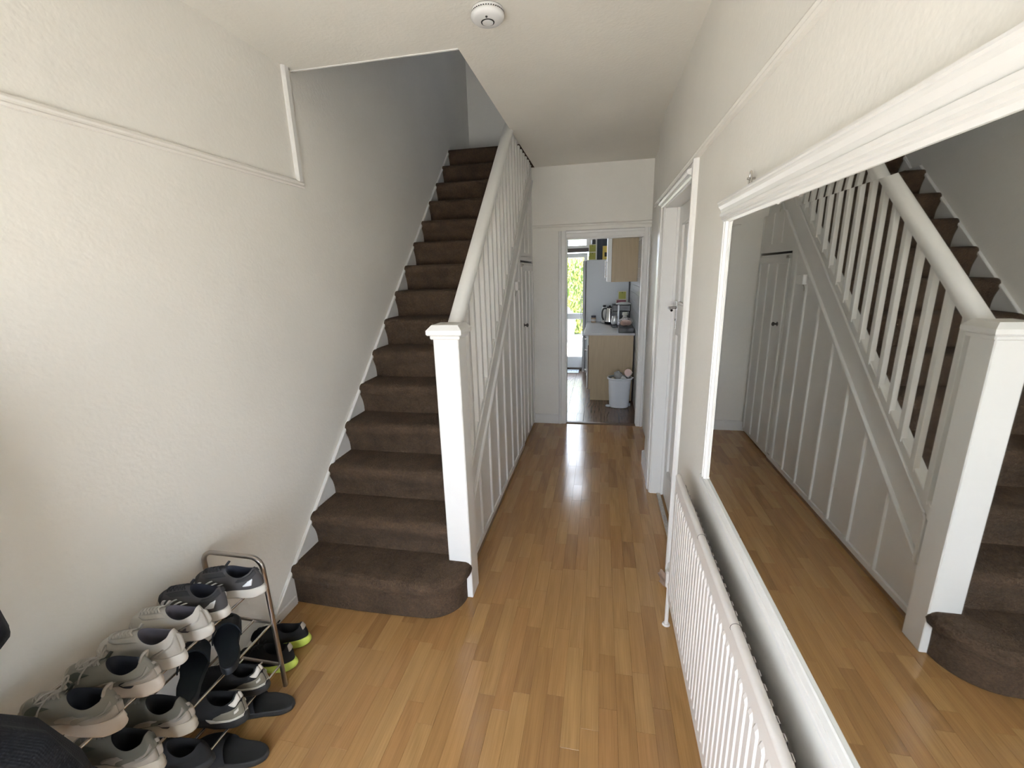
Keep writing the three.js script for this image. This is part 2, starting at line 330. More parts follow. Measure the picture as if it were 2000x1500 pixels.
// ---- kitchen doorway trim
{
  const t = thing('trim_6', 'white moulded surround of the kitchen doorway', 'trim', [0, 0, 0], 0, null, 'structure');
  const arch = [[0, 0], [0.075, 0], [0.075, 0.014], [0.065, 0.022], [0.05, 0.02], [0.044, 0.012], [0.012, 0.012], [0, 0.007]];
  part(t, 'architrave', bar(arch, V(-0.339, 0, ZE), V(-0.339, 1.965, ZE), V(-1, 0, 0), V(0, 0, 1)), M.gloss);
  part(t, 'architrave', bar(arch.map(([a, b]) => [a * 0.8, b]), V(0.39, 0, ZE), V(0.39, 1.965, ZE), V(1, 0, 0), V(0, 0, 1)), M.gloss);
  part(t, 'architrave', bar(arch, V(-0.339, 1.893, ZE), V(0.39, 1.893, ZE), V(0, 1, 0), V(0, 0, 1)), M.gloss);
  part(t, 'door_jamb', merge([bx(-0.339, -0.331, 0, 1.893, ZE, ZE - 0.1), bx(0.382, 0.39, 0, 1.893, ZE, ZE - 0.1), bx(-0.339, 0.39, 1.885, 1.893, ZE, ZE - 0.1)]), M.gloss);
  part(t, 'threshold_bar', bar([[0, -0.01], [0, 0.004], [0.012, 0.011], [0.055, 0.011], [0.068, 0.003], [0.068, -0.01]], V(-0.335, 0, ZE + 0.005), V(0.386, 0, ZE + 0.005), V(0, 0, -1), V(0, 1, 0)), std(lin(0.16, 0.095, 0.055), 0.45), 'dark brown threshold bar');
  structure('trim_7', 'slim picture rail above the kitchen doorway', 'trim', bar(railProfile.map(([a, b]) => [a, b * 0.8]), V(XP, 1.995, ZE), V(XREC, 1.995, ZE), V(0, 1, 0), V(0, 0, 1)), M.wall);
  structure('baseboard_end', 'short white baseboard left of the kitchen doorway', 'baseboard', bar(skirt.map(([a, b]) => [a * 1.12, b]), V(XP, 0, ZE), V(-0.414, 0, ZE), V(0, 1, 0), V(0, 0, 1)), M.gloss);
}

// ---------------------------------------------------------------- staircase
const R_ = 0.1821, G_ = 0.2013, stepY = (k) => 0.207 + R_ * (k - 1), stepZ = (k) => -1.818 - G_ * (k - 1);   // top and rear of step k
const SL = 0.865, baseY = (z) => 0.69 + SL * (-2.12 - z), railY = (z) => 1.355 + SL * (-1.9 - z);
{
  const s = thing('staircase', 'white panelled staircase with brown carpeted steps and square spindles', 'staircase', [0, 0, 0]);
  const XS0 = XL + 0.012, XS1 = -0.702;
  const smoothCarpet = (g) => uvBox(toCreasedNormals(g, 0.7));
  // curtail step
  {
    const out = [], put = (x, z) => out.push(new THREE.Vector2(x, z));
    put(XS0, -1.83); put(XS0, -1.607);
    for (let i = 1; i <= 6; i++) put(lerp(XS0, -0.80, i / 6), -1.607 + 0.008 * Math.sin(i / 6 * Math.PI));
    for (let i = 1; i <= 12; i++) { const a = i / 12 * Math.PI / 2; put(-0.80 + 0.175 * Math.sin(a), -1.777 + 0.17 * Math.cos(a)); }
    put(-0.625, -1.83);
    const n = out.length, ins = (d) => out.map((p, i) => { if (i === 0) return V(p.x, 0, p.y); const q = out[Math.max(0, i - 1)], r = out[Math.min(n - 1, i + 1)]; const t = r.clone().sub(q).normalize(); const nx = -t.y, nz = t.x; return V(i === 1 ? p.x : p.x + nx * d * (i === n - 1 ? 0.5 : 1), 0, i === n - 1 ? p.y : p.y + nz * d); });
    const rows = [[0.003, 0], [0.06, 0], [0.135, 0.002], [0.143, 0.016], [0.152, 0.026], [0.17, 0.031], [0.188, 0.028], [0.2, 0.016], [0.2065, 0], [0.207, -0.03]].map(([y, d]) => ins(d).map((p) => V(p.x, y, p.z)));
    const top = rows[rows.length - 1], cx = -1.05;
    rows.push(top.map((p) => V(lerp(p.x, cx, 0.25), 0.207, lerp(p.z, -1.82, 0.8))));
    rows.push(top.map((p) => V(lerp(p.x, cx, 0.3), 0.207, -1.825)));
    const g = gridGeo(rows, false);
    part(s, 'step', uvBox(g).index ? g : (() => { const q = uvBox(g); q.computeVertexNormals(); return toCreasedNormals(mergeVertices(q), 0.9); })(), M.carpet);
  }
  for (let k = 2; k <= 15; k++) {
    const y0 = stepY(k - 1), y1 = stepY(k), zr = stepZ(k - 1), zb = k < 15 ? stepZ(k) : stepZ(k);
    const sh = new THREE.Shape();
    const X = (z) => -z;
    sh.moveTo(X(zr - 0.03), y0 - 0.02); sh.lineTo(X(zr), y0 - 0.004);
    sh.lineTo(X(zr), y0 + 0.03);
    sh.bezierCurveTo(X(zr + 0.006), y0 + 0.09, X(zr + 0.026), y1 - 0.085, X(zr + 0.033), y1 - 0.05);
    sh.bezierCurveTo(X(zr + 0.039), y1 - 0.018, X(zr + 0.024), y1 - 0.002, X(zr - 0.012), y1);
    sh.lineTo(X(zb - 0.002), y1 + 0.001); sh.lineTo(X(zb - 0.002), y1 - 0.05); sh.lineTo(X(zr - 0.03), y1 - 0.07);
    const g = new THREE.ExtrudeGeometry(sh, { depth: XS1 - XS0, bevelEnabled: false, curveSegments: 7, steps: 1 });
    g.rotateY(Math.PI / 2); g.translate(XS0, 0, 0);
    part(s, 'step', smoothCarpet(g), M.carpet);
  }
  // wall string with capping bead
  const wy = (z) => 0.225 + 0.905 * (-1.653 - z);
  part(s, 'wall_string', polyX([[-1.598, 0], [-1.598, 0.046], [-1.452, 0.046], [-4.47, wy(-4.47)], [-4.47, wy(-4.47) - 0.5], [-1.83, 0]], XL + 0.0005, XL + 0.012), M.gloss);
  part(s, 'string_bead', polyX([[-1.455, wy(-1.455) - 0.008], [-1.455, wy(-1.455) + 0.012], [-4.47, wy(-4.47) + 0.012], [-4.47, wy(-4.47) - 0.012]], XL + 0.0005, XL + 0.019, 0.004), M.gloss);
  // newel post
  const nw = part(s, 'newel_post', cbx(-0.712, -0.597, 0, 1.318, -1.777, -1.888, 0.004), M.gloss, 'square white newel post with flat chamfered cap');
  part(nw, 'newel_cap', merge([cbx(-0.722, -0.587, 1.312, 1.330, -1.767, -1.898, 0.004), (() => {
    const o = 0.022, P = []; for (const [a, y] of [[o - 0.004, 1.330], [o, 1.336], [o, 1.352], [o - 0.02, 1.374]]) for (const x of [-0.712 - a, -0.597 + a]) for (const z of [-1.777 + a, -1.888 - a]) P.push(V(x, y, z));
    return uvBox(new ConvexGeometry(P));
  })()]), M.gloss);
  // handrail
  {
    const z1 = -3.42, A = V(-0.66, railY(-1.885) - 0.028, -1.885), B = V(-0.66, railY(z1) - 0.028, z1);
    const al = B.clone().sub(A).normalize(), up = V(1, 0, 0).cross(al).normalize().multiplyScalar(-1); if (up.y < 0) up.negate();
    const pr = [[-0.03, -0.026], [0.03, -0.026], [0.036, -0.012], [0.036, 0.006], [0.028, 0.02], [0.014, 0.027], [0, 0.029], [-0.014, 0.027], [-0.028, 0.02], [-0.036, 0.006], [-0.036, -0.012]];
    part(s, 'handrail', toCreasedNormals(bar(pr, A, B, V(1, 0, 0), up), 0.6), M.gloss);
  }
  // closed outer string, its beads and field
  const zEnd = (off) => -2.12 - (YC + off - 0.69) / SL;        // where a line off below the base line meets the ceiling
  const band = (o0, o1, x0, x1, bev = 0, zs = -1.888) => { const a = zEnd(o0), b = zEnd(o1); return polyX([[zs, baseY(zs) - o1], [zs, baseY(zs) - o0], [Math.max(a, ZE + 0.001), Math.min(YC, baseY(Math.max(a, ZE + 0.001)) - o0)], [Math.max(b, ZE + 0.001), Math.min(YC, baseY(Math.max(b, ZE + 0.001)) - o1)]], x0, x1, bev); };
  part(s, 'outer_string', band(0, 0.07, -0.702, -0.664), M.gloss);
  part(s, 'string_cap', band(-0.018, 0.0, -0.704, -0.652, 0.003), M.gloss);
  part(s, 'string_bead', band(0.058, 0.082, -0.69, XP + 0.020, 0.004, -2.0), M.gloss);
  part(s, 'string_field', band(0.07, 0.29, -0.695, XP + 0.001), M.gloss);
  part(s, 'string_bead', band(0.275, 0.30, -0.69, XP + 0.018, 0.004, -2.0), M.gloss);
  part(s, 'string_bead', polyX([[-1.99, baseY(-1.99) - 0.30], [-1.99, baseY(-1.99) - 0.06], [-2.012, baseY(-2.012) - 0.06], [-2.012, baseY(-2.012) - 0.30]], -0.69, XP + 0.016, 0.004), M.gloss);
  // panelling boards and cover strips
  const strips = [-2.257, -2.508, -2.741, -2.979, -3.221, -3.447, -3.672];
  const topAt = (z) => baseY(z) - 0.29;
  let za = -1.888;
  for (const zb of [...strips, -3.765]) {
    part(s, 'panel_board', polyX([[za, 0.004], [za, topAt(za)], [zb, topAt(zb)], [zb, 0.004]], -0.695, XP), M.gloss);
    za = zb;
  }
  for (const z of strips) { const w = z < -3.6 ? 0.024 : 0.0115; part(s, 'cover_strip', polyX([[z + w, 0.05], [z + w, topAt(z + w) + 0.005], [z - w, topAt(z - w) + 0.005], [z - w, 0.05]], XP - 0.004, XP + 0.013, 0.004), M.gloss); }
  part(s, 'foot_rail', cbx(XP - 0.004, XP + 0.010, 0.018, 0.055, -1.9, -3.76, 0.003), M.gloss);
  // boards above the cupboard door
  za = -3.765;
  for (const zb of [-4.0, -4.21, -4.44]) {
    part(s, 'panel_board', polyX([[za, 1.69], [za, Math.min(YC, topAt(za) + 0.0)], [zb, Math.min(YC, topAt(zb))], [zb, 1.69]], -0.695, XP + (zb < -4.1 ? 0 : 0.0)), M.gloss);
    if (zb > -4.4) part(s, 'cover_strip', polyX([[zb + 0.009, 1.76], [zb + 0.009, topAt(zb + 0.009)], [zb - 0.009, topAt(zb - 0.009)], [zb - 0.009, 1.76]], XP - 0.004, XP + 0.007, 0.002), M.gloss);
    za = zb;
  }
  part(s, 'door_post', bx(-0.695, XP + 0.004, 0, YC, -4.436, ZE + 0.001), M.gloss);
  part(s, 'cupboard_lining', bx(-1.2, -1.18, 0, 1.7, -3.75, -4.44), M.gloss);
  const door = part(s, 'cupboard_door', cbx(-0.695, XP + 0.002, 0.015, 1.672, -3.774, -4.43, 0.003), M.gloss, 'narrow white boarded cupboard door under the stairs');
  for (const [z, w] of [[-3.80, 0.011], [-4.013, 0.011], [-4.212, 0.011], [-4.405, 0.011]]) part(door, 'cover_strip', polyX([[z + w, 0.05], [z + w, 1.60], [z - w, 1.60], [z - w, 0.05]], XP - 0.004, XP + 0.013, 0.004), M.gloss);
  part(door, 'cover_strip', cbx(XP - 0.002, XP + 0.010, 1.60, 1.655, -3.79, -4.42, 0.003), M.gloss);
  const kn = new THREE.SphereGeometry(0.017, 14, 10); kn.scale(0.7, 1, 1); kn.translate(XP + 0.033, 1.125, -3.885);
  part(door, 'knob', merge([kn, cyl(V(XP, 1.125, -3.885), V(XP + 0.028, 1.125, -3.885), 0.007), cyl(V(XP + 0.001, 1.125, -3.885), V(XP + 0.005, 1.125, -3.885), 0.018)]), M.darkMetal, 'small dark metal knob');
  part(door, 'latch', merge([rbx(XP + 0.002, XP + 0.012, 1.635, 1.662, -3.782, -3.845, 0.003), cyl(V(XP + 0.012, 1.65, -3.80), V(XP + 0.024, 1.65, -3.80), 0.006)]), M.steel, 'small steel latch');
  for (const y of [0.28, 1.42]) part(door, 'hinge', merge([cyl(V(XP + 0.006, y, -4.432), V(XP + 0.006, y + 0.07, -4.432), 0.006), bx(XP, XP + 0.006, y, y + 0.07, -4.405, -4.43)]), M.gloss);
  // spindles
  for (let i = 0; i < 22; i++) {
    const z = -2.0 - i * 0.114, y0 = baseY(z) + 0.0, top = Math.min(railY(z) - 0.05, YC);
    if (y0 > YC - 0.05) break;
    const w = 0.016, x0 = -0.673, x1 = -0.648, sl = (zz) => top >= YC ? YC : railY(zz) - 0.05;
    part(s, 'spindle', polyX([[z + w, baseY(z + w)], [z + w, Math.min(YC, sl(z + w))], [z - w, Math.min(YC, sl(z - w))], [z - w, baseY(z - w)]], x0, x1, 0.002), M.gloss);
  }
}
{
  const b = thing('chime_box', 'small white plastic box fixed to the stair panelling', 'box', [XP + 0.0135, 1.45, -3.475]);
  part(b, 'cover', rbx(0, 0.03, 0, 0.068, -0.055, 0.055, 0.008), M.gloss);
  part(b, 'cable', tube([V(0.012, 0.004, 0.02), V(0.006, -0.02, 0.03), V(0.003, -0.045, 0.028)], 0.003, 8, 5), std(lin(0.45, 0.42, 0.38), 0.6), 'short grey cable end');
}

// ---------------------------------------------------------------- mirror, hook, radiator, smoke alarm
{
  const m = thing('wall_mirror', 'large mirror in a white painted frame on the right wall', 'mirror', [XR, 0, 0]);
  const z0 = -1.512, z1 = 0.36, y0 = 0.830, y1 = 1.711;
  const side = [[0, 0], [0, 0.016], [0.008, 0.022], [0.02, 0.022], [0.024, 0.027], [0.034, 0.030], [0.046, 0.030], [0.05, 0.024], [0.056, 0.024], [0.06, 0.028], [0.066, 0.028], [0.071, 0.02], [0.077, 0.018], [0.077, 0]].map(([a, b]) => [a * 0.70, b * 0.92]);
  const topP = [[0, 0], [0, 0.018], [0.006, 0.022], [0.010, 0.022], [0.013, 0.027], [0.018, 0.027], [0.021, 0.031], [0.028, 0.032], [0.030, 0.028], [0.040, 0.031], [0.048, 0.037], [0.053, 0.038], [0.056, 0.038], [0.058, 0.042], [0.062, 0.042], [0.062, 0]];
  const o = V(-1, 0, 0);
  part(m, 'frame_side', bar(side, V(0, y0 + 0.05, z0), V(0, y1 + 0.002, z0), V(0, 0, 1), o), M.gloss);
  part(m, 'frame_side', bar(side, V(0, y0 + 0.05, z1), V(0, y1 + 0.002, z1), V(0, 0, -1), o), M.gloss);
  part(m, 'frame_bottom', bar(side, V(0, y0, z0), V(0, y0, z1), V(0, 1, 0), o), M.gloss);
  part(m, 'frame_top', bar(topP, V(0, y1, z0 - 0.006), V(0, y1, z1 + 0.008), V(0, 1, 0), o), M.gloss, 'deep cornice along the top of the frame');
  part(m, 'backing', bx(-0.008, -0.0005, y0 + 0.01, y1, z0 + 0.01, z1 - 0.01), M.dark);
  // bevelled glass
  const gx = -0.0165, bz = 0.024, d = 0.0011, a0 = z0 + 0.050, a1 = z1 - 0.050, b0 = y0 + 0.050, b1 = y1 + 0.004;
  const q = (P) => { const g = new THREE.BufferGeometry(); g.setAttribute('position', new THREE.Float32BufferAttribute([P[0], P[1], P[2], P[0], P[2], P[3]].flatMap((v) => [v.x, v.y, v.z]), 3)); g.setAttribute('uv', new THREE.Float32BufferAttribute(new Array(12).fill(0), 2)); g.computeVertexNormals(); return g; };
  const I = [V(gx, b0 + bz, a0 + bz), V(gx, b1 - bz, a0 + bz), V(gx, b1 - bz, a1 - bz), V(gx, b0 + bz, a1 - bz)], O = [V(gx + d, b0, a0), V(gx + d, b1, a0), V(gx + d, b1, a1), V(gx + d, b0, a1)], Bk = O.map((v) => V(-0.009, v.y, v.z));
  const gl = [q([I[0], I[3], I[2], I[1]])];
  for (let i = 0; i < 4; i++) { const j = (i + 1) % 4; gl.push(q([O[i], I[i], I[j], O[j]]), q([Bk[i], O[i], O[j], Bk[j]])); }
  part(m, 'mirror_glass', merge(gl), M.mirror, 'silvered glass with a narrow bevel');
  // ragged overpaint on the glass along the top
  const sh = new THREE.Shape(); sh.moveTo(-a0, b1 + 0.012);
  const N = 90; for (let i = 0; i <= N; i++) { const z = lerp(a0, a1, i / N); const r = 0.004 + 0.007 * Math.pow(vnoise(i * 0.35, 0, 64, 1, 91), 2) + (hash(i, 1, 5) > 0.93 ? 0.005 : 0); sh.lineTo(-z, b1 + 0.006 - r); }
  sh.lineTo(-a1, b1 + 0.012);
  const eg = new THREE.ExtrudeGeometry(sh, { depth: 0.0008, bevelEnabled: false }); eg.rotateY(Math.PI / 2); eg.translate(gx - 0.0005, 0, 0);
  part(m, 'paint_edge', uvBox(eg), M.gloss, 'ragged white overpaint along the glass edge');
}
{
  const h = thing('wall_hook', 'small steel hook screwed into the wall above the mirror', 'hook', [XR, 1.797, -1.315]);
  part(h, 'shank', cyl(V(-0.0005, 0.004, 0), V(-0.02, 0.004, 0), 0.003), M.chrome);
  part(h, 'hook_bend', tube([V(-0.012, -0.012, -0.007), V(-0.012, 0.004, -0.0075), V(-0.012, 0.016, -0.005), V(-0.012, 0.021, 0), V(-0.012, 0.016, 0.005), V(-0.012, 0.004, 0.0075), V(-0.012, -0.012, 0.007)], 0.0026, 24, 6), M.chrome);
}
{
  const r = thing('radiator', 'white ribbed panel radiator on the wall below the mirror', 'radiator', [0, 0, 0]);
  const xf = 0.315, z0 = -1.705, z1 = -0.12, y0 = 0.185, y1 = 0.775;
  part(r, 'panel', rbx(xf, xf + 0.018, y0, y1 - 0.006, z0, z1, 0.006), M.radiator);
  // the ribs
  const hgt = 0.49, wb = 0.0128, wt = 0.0098, dp = 0.005, P = [];
  for (const [w, h, x] of [[wb, hgt / 2, 0], [wt, hgt / 2 - 0.012, -dp]]) for (const sy of [-1, 1]) { P.push(V(x, sy * h, -w * 0.45), V(x, sy * h, w * 0.45), V(x, sy * (h - w * 0.8), -w), V(x, sy * (h - w * 0.8), w)); }
  const rib = new ConvexGeometry(P);
  uvBox(rib);
  for (let z = z0 + 0.045; z < z1 - 0.03; z += 0.0333) part(r, 'rib', rib, M.radiator).position.set(xf + 0.0005, (y0 + y1) / 2 - 0.005, z);
  part(r, 'top_rail', cyl(V(xf + 0.009, y1 - 0.007, z0 + 0.004), V(xf + 0.009, y1 - 0.007, z1 - 0.004), 0.0115, 0.0115, 14), M.radiator);
  part(r, 'end_cap', rbx(xf - 0.001, xf + 0.02, y0 + 0.01, y1 - 0.01, z0 - 0.002, z0 + 0.014, 0.004), M.radiator);
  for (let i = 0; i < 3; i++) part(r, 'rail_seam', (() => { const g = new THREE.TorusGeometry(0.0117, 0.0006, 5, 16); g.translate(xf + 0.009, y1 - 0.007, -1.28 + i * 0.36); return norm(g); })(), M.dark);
  // convector fins behind
  const fins = []; for (let z = z0 + 0.05; z < z1 - 0.03; z += 0.0333) fins.push(bx(xf + 0.018, xf + 0.030, y0 + 0.06, y1 - 0.018, z, z + 0.0016), bx(xf + 0.028, xf + 0.030, y0 + 0.06, y1 - 0.018, z, z + 0.016), bx(xf + 0.018, xf + 0.030, y0 + 0.06, y1 - 0.018, z + 0.0145, z + 0.016));
  const f = part(r, 'convector_fins', merge(fins), M.radiator); f.userData.kind = 'stuff';
  for (const z of [-1.5, -0.4]) part(r, 'bracket', merge([bx(xf + 0.03, XR - 0.0005, y0 + 0.1, y1 - 0.14, z, z + 0.03)]), M.radiator);
  part(r, 'valve', merge([cyl(V(xf + 0.012, 0.225, z0 + 0.01), V(xf + 0.012, 0.225, z0 - 0.06), 0.009), cyl(V(xf + 0.012, 0.205, z0 - 0.055), V(xf + 0.012, 0.275, z0 - 0.055), 0.0155), cyl(V(xf + 0.012, 0.275, z0 - 0.055), V(xf + 0.012, 0.283, z0 - 0.055), 0.0155, 0.010)]), M.radiator);
  part(r, 'pipe', merge([cyl(V(xf + 0.012, 0.0, z0 - 0.055), V(xf + 0.012, 0.21, z0 - 0.055), 0.0085), cyl(V(xf + 0.012, 0.0005, z0 - 0.055), V(xf + 0.012, 0.008, z0 - 0.055), 0.018, 0.014)]), M.radiator);
}
{
  const s = thing('smoke_alarm', 'round white smoke alarm on the hallway ceiling', 'smoke alarm', [-0.443, YC, -1.892]);
  const G = (pts, n = 40) => { const g = lathe(pts, n); return g; };
  part(s, 'base', G([[0, -0.0005], [0.059, -0.0005], [0.060, -0.004], [0.060, -0.011], [0.057, -0.013], [0, -0.013]]), M.white);
  part(s, 'cover', G([[0.055, -0.011], [0.0625, -0.015], [0.064, -0.021], [0.062, -0.029], [0.052, -0.037], [0.025, -0.0405], [0.0001, -0.0405]]), M.white);
  const slots = []; for (let i = 0; i < 40; i++) { const g = new THREE.BoxGeometry(0.0045, 0.0035, 0.003); g.translate(0, -0.0125, 0.0597); g.rotateY(i / 40 * Math.PI * 2); slots.push(g); }
  part(s, 'vent_slots', merge(slots), M.dark, 'ring of dark vent slots');
  const ring = new THREE.TorusGeometry(0.0235, 0.0022, 8, 32); ring.rotateX(Math.PI / 2); ring.translate(0, -0.0405, 0);
  part(s, 'button_ring', ring, M.black, 'dark ring around the test button');
  part(s, 'test_button', G([[0, -0.040], [0.0215, -0.040], [0.0205, -0.044], [0.0001, -0.0435]], 24), M.white);
  const led = new THREE.SphereGeometry(0.0045, 10, 8); led.translate(0.004, -0.0385, 0.036);
  part(s, 'indicator', norm(led), M.dark, 'small dark indicator window');
}

// ---------------------------------------------------------------- kitchen shell
{
  const f = thing('floor_kitchen', 'dark brown wood plank floor of the kitchen', 'floor', [0, 0, 0], 0, null, 'structure');
  part(f, 'underlay', bx(KX0 - 0.2, 0.6, -0.12, -0.009, ZE - 0.05, KZ1 - 0.1), M.dark);
  const W = 0.192;
  for (let c = 0; c < 6; c++) {
    const x0 = 0.418 - (c + 1) * W; let z = ZE - 0.055 - (c % 3) * 0.41 + 0.9, i = c;
    while (z > KZ1) { const a = Math.min(z, ZE - 0.055), b = Math.max(z - 1.21, KZ1 - 0.02); if (a - b > 0.02) part(f, 'plank', cbx(x0 + 0.0007, x0 + W - 0.0007, -0.009, 0, b + 0.0007, a - 0.0007, 0.0012), kfloorMats[(i++ * 2 + c) % 3]); z -= 1.21; }
  }
  part(f, 'plank_field', bx(KX0, 0.418 - 6 * W, -0.009, 0, ZE - 0.055, KZ1 - 0.02), kfloorMats[0]).userData.kind = 'stuff';
}
structure('ceiling_kitchen', 'white kitchen ceiling', 'ceiling', bx(KX0 - 0.2, 0.6, KC, YC, ZE - 0.1, KZ1 - 0.1), M.kwall);
structure('wall_kitchen_left', 'white wall on the far side of the kitchen', 'wall', bx(KX0 - 0.2, KX0, -0.12, YC, ZE, KZ1 - 0.1), M.kwall);
structure('wall_kitchen_front', 'kitchen side of the wall towards the hall', 'wall', bx(KX0, XL, -0.12, YC, ZE, ZE - 0.1), M.kwall);
structure('wall_kitchen_back', 'white kitchen wall around the garden door', 'wall', merge([
  bx(KX0 - 0.2, -0.875, -0.12, YC, KZ1, KZ1 - 0.1), bx(-0.195, 0.6, -0.12, YC, KZ1, KZ1 - 0.1), bx(-0.875, -0.195, 2.38, YC, KZ1, KZ1 - 0.1)]), M.kwall);
{
  const w = thing('wall_kitchen_right', 'pale glazed tiled wall behind the kitchen worktop', 'wall', [0, 0, 0], 0, null, 'structure');
  part(w, 'plaster', bx(KX1 + 0.004, 0.6, -0.12, YC, ZE - 0.1, KZ1 - 0.1), M.kwall);
  part(w, 'grout', bx(KX1 + 0.0015, KX1 + 0.004, 0, 1.95, ZE - 0.1, -6.9), M.grout);
  const tg = cbx(0, 0.006, 0.0012, 0.0988, 0.0012, 0.1988, 0.0012);
  for (let r = 0; r < 19; r++) for (let c = 0; c < 11; c++) part(w, 'tile', tg, M.tile).position.set(KX1 - 0.002, r * 0.1, -4.77 - (c + 1) * 0.2 + (r % 2) * 0.1);
}
{
  const d = thing('door_3', 'white glazed garden door beyond the kitchen', 'door', [0, 0, 0], 0, null, 'structure');
  const z0 = KZ1 - 0.02, z1 = KZ1 - 0.065, leaf = (x0, x1) => {
    part(d, 'door_stile', cbx(x0, x0 + 0.055, 0.03, 1.86, z0, z1, 0.004), M.white); part(d, 'door_stile', cbx(x1 - 0.055, x1, 0.03, 1.86, z0, z1, 0.004), M.white);
    part(d, 'door_rail', cbx(x0 + 0.055, x1 - 0.055, 1.795, 1.86, z0, z1, 0.004), M.white);
    part(d, 'door_rail', cbx(x0 + 0.055, x1 - 0.055, 0.835, 0.93, z0, z1, 0.004), M.white);
    part(d, 'door_rail', cbx(x0 + 0.055, x1 - 0.055, 0.03, 0.217, z0, z1, 0.004), M.white);
    part(d, 'pane', bx(x0 + 0.055, x1 - 0.055, 0.93, 1.795, z0 - 0.02, z0 - 0.024), M.glass);
    part(d, 'pane', bx(x0 + 0.055, x1 - 0.055, 0.217, 0.835, z0 - 0.02, z0 - 0.024), M.glass);
  };
  leaf(-0.86, -0.21);
  part(d, 'transom', cbx(-0.875, -0.195, 1.875, 1.935, KZ1 + 0.002, KZ1 - 0.08, 0.004), std(lin(0.10, 0.085, 0.08), 0.5), 'dark transom bar');
  part(d, 'sill', cbx(-0.875, -0.195, -0.005, 0.03, KZ1 + 0.01, KZ1 - 0.12, 0.004), std(lin(0.16, 0.13, 0.11), 0.5), 'dark door sill');
  const w = thing('window_3', 'fanlight above the garden door', 'window', [0, 0, 0], 0, null, 'structure');
  part(w, 'window_frame', merge([bx(-0.875, -0.195, 1.935, 1.975, z0, z1), bx(-0.875, -0.195, 2.34, 2.38, z0, z1), bx(-0.55, -0.51, 1.975, 2.34, z0, z1), bx(-0.235, -0.195, 1.975, 2.34, z0, z1)]), M.white);
  part(w, 'pane', bx(-0.875, -0.195, 1.975, 2.34, z0 - 0.02, z0 - 0.024), M.glass);
}
{
  const m = thing('door_mat', 'pale blue patterned mat inside the garden door', 'mat', [-0.62, 0, -7.0]);
  part(m, 'mat_base', rbx(-0.3, 0.3, 0, 0.008, -0.13, 0.12, 0.004), std(lin(0.50, 0.58, 0.64), 0.9));
  const dm = std(lin(0.12, 0.14, 0.17), 0.9); for (let i = 0; i < 14; i++) part(m, 'woven_mark', bx(-0.27 + i * 0.04, -0.25 + i * 0.04, 0.008, 0.0095, 0.0 - (i % 2) * 0.015, 0.02 - (i % 2) * 0.015), dm);
}
// ---------------------------------------------------------------- garden
{
  const h = thing('hedge', 'tall sunlit yellow-green conifer hedge in the garden', 'hedge', [-0.80, -0.12, -12.4]);
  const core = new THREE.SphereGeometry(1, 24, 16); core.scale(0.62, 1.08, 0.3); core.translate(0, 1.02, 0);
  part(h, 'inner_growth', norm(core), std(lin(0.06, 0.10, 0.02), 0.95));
  const lg = gridGeo([[V(-0.001, 0, 0), V(0.001, 0, 0)], [V(-0.018, 0.03, 0.004), V(0.018, 0.03, 0.004)], [V(-0.014, 0.07, 0.008), V(0.014, 0.07, 0.008)], [V(-0.001, 0.10, 0.004), V(0.001, 0.10, 0.004)]], false);
  const lm = new THREE.MeshPhysicalMaterial({ color: lin(1, 1, 1), roughness: 0.9, transmission: 0.35, thickness: 0, side: THREE.DoubleSide });
  const n = 4600, im = new THREE.InstancedMesh(lg, lm, n), mt = new THREE.Matrix4(), qq = new THREE.Quaternion(), e = new THREE.Euler();
  for (let i = 0; i < n; i++) {
    const y = 0.03 + 2.05 * rnd(), prof = Math.sqrt(Math.max(0.05, 1 - Math.pow((y - 1.0) / 1.16, 4))), a = rnd() * Math.PI * 2, k = 0.86 + 0.3 * rnd();
    e.set(rr(-0.9, 0.9), rnd() * 6.28, rr(-0.9, 0.9)); qq.setFromEuler(e);
    mt.compose(V(Math.cos(a) * 0.66 * prof * k, y, Math.sin(a) * 0.34 * prof * k), qq, V(1, 1, 1).multiplyScalar(rr(0.7, 1.5)));
    im.setMatrixAt(i, mt);
    const g = rnd(); im.setColorAt(i, lin(lerp(0.20, 0.55, g), lerp(0.30, 0.58, g), lerp(0.05, 0.13, rnd())));
  }
  im.name = 'foliage'; im.userData.kind = 'stuff'; h.add(im);
  single('garden_wall', 'pale garden wall behind the hedge', 'wall', bx(-8, 6, -0.12, 1.7, -14.2, -14.4), std(lin(0.55, 0.56, 0.55), 0.9, { map: paintTone }));
  const b = thing('garden_bag', 'crumpled grey garden sack standing on the patio', 'sack', [-0.86, -0.12, -11.0]);
  const g = new THREE.SphereGeometry(1, 40, 26), p = g.attributes.position;
  for (let i = 0; i < p.count; i++) { const v = V().fromBufferAttribute(p, i), a = Math.atan2(v.z, v.x), k = 1 + 0.13 * Math.sin(a * 7 + v.y * 5) + 0.09 * Math.sin(a * 13 - v.y * 9); p.setXYZ(i, v.x * 0.24 * k, 0.42 + v.y * 0.42 * (1 + 0.08 * Math.sin(a * 5)), v.z * 0.2 * k); }
  g.computeVertexNormals(); part(b, 'sack_body', norm(g), std(lin(0.34, 0.37, 0.40), 0.45));
}

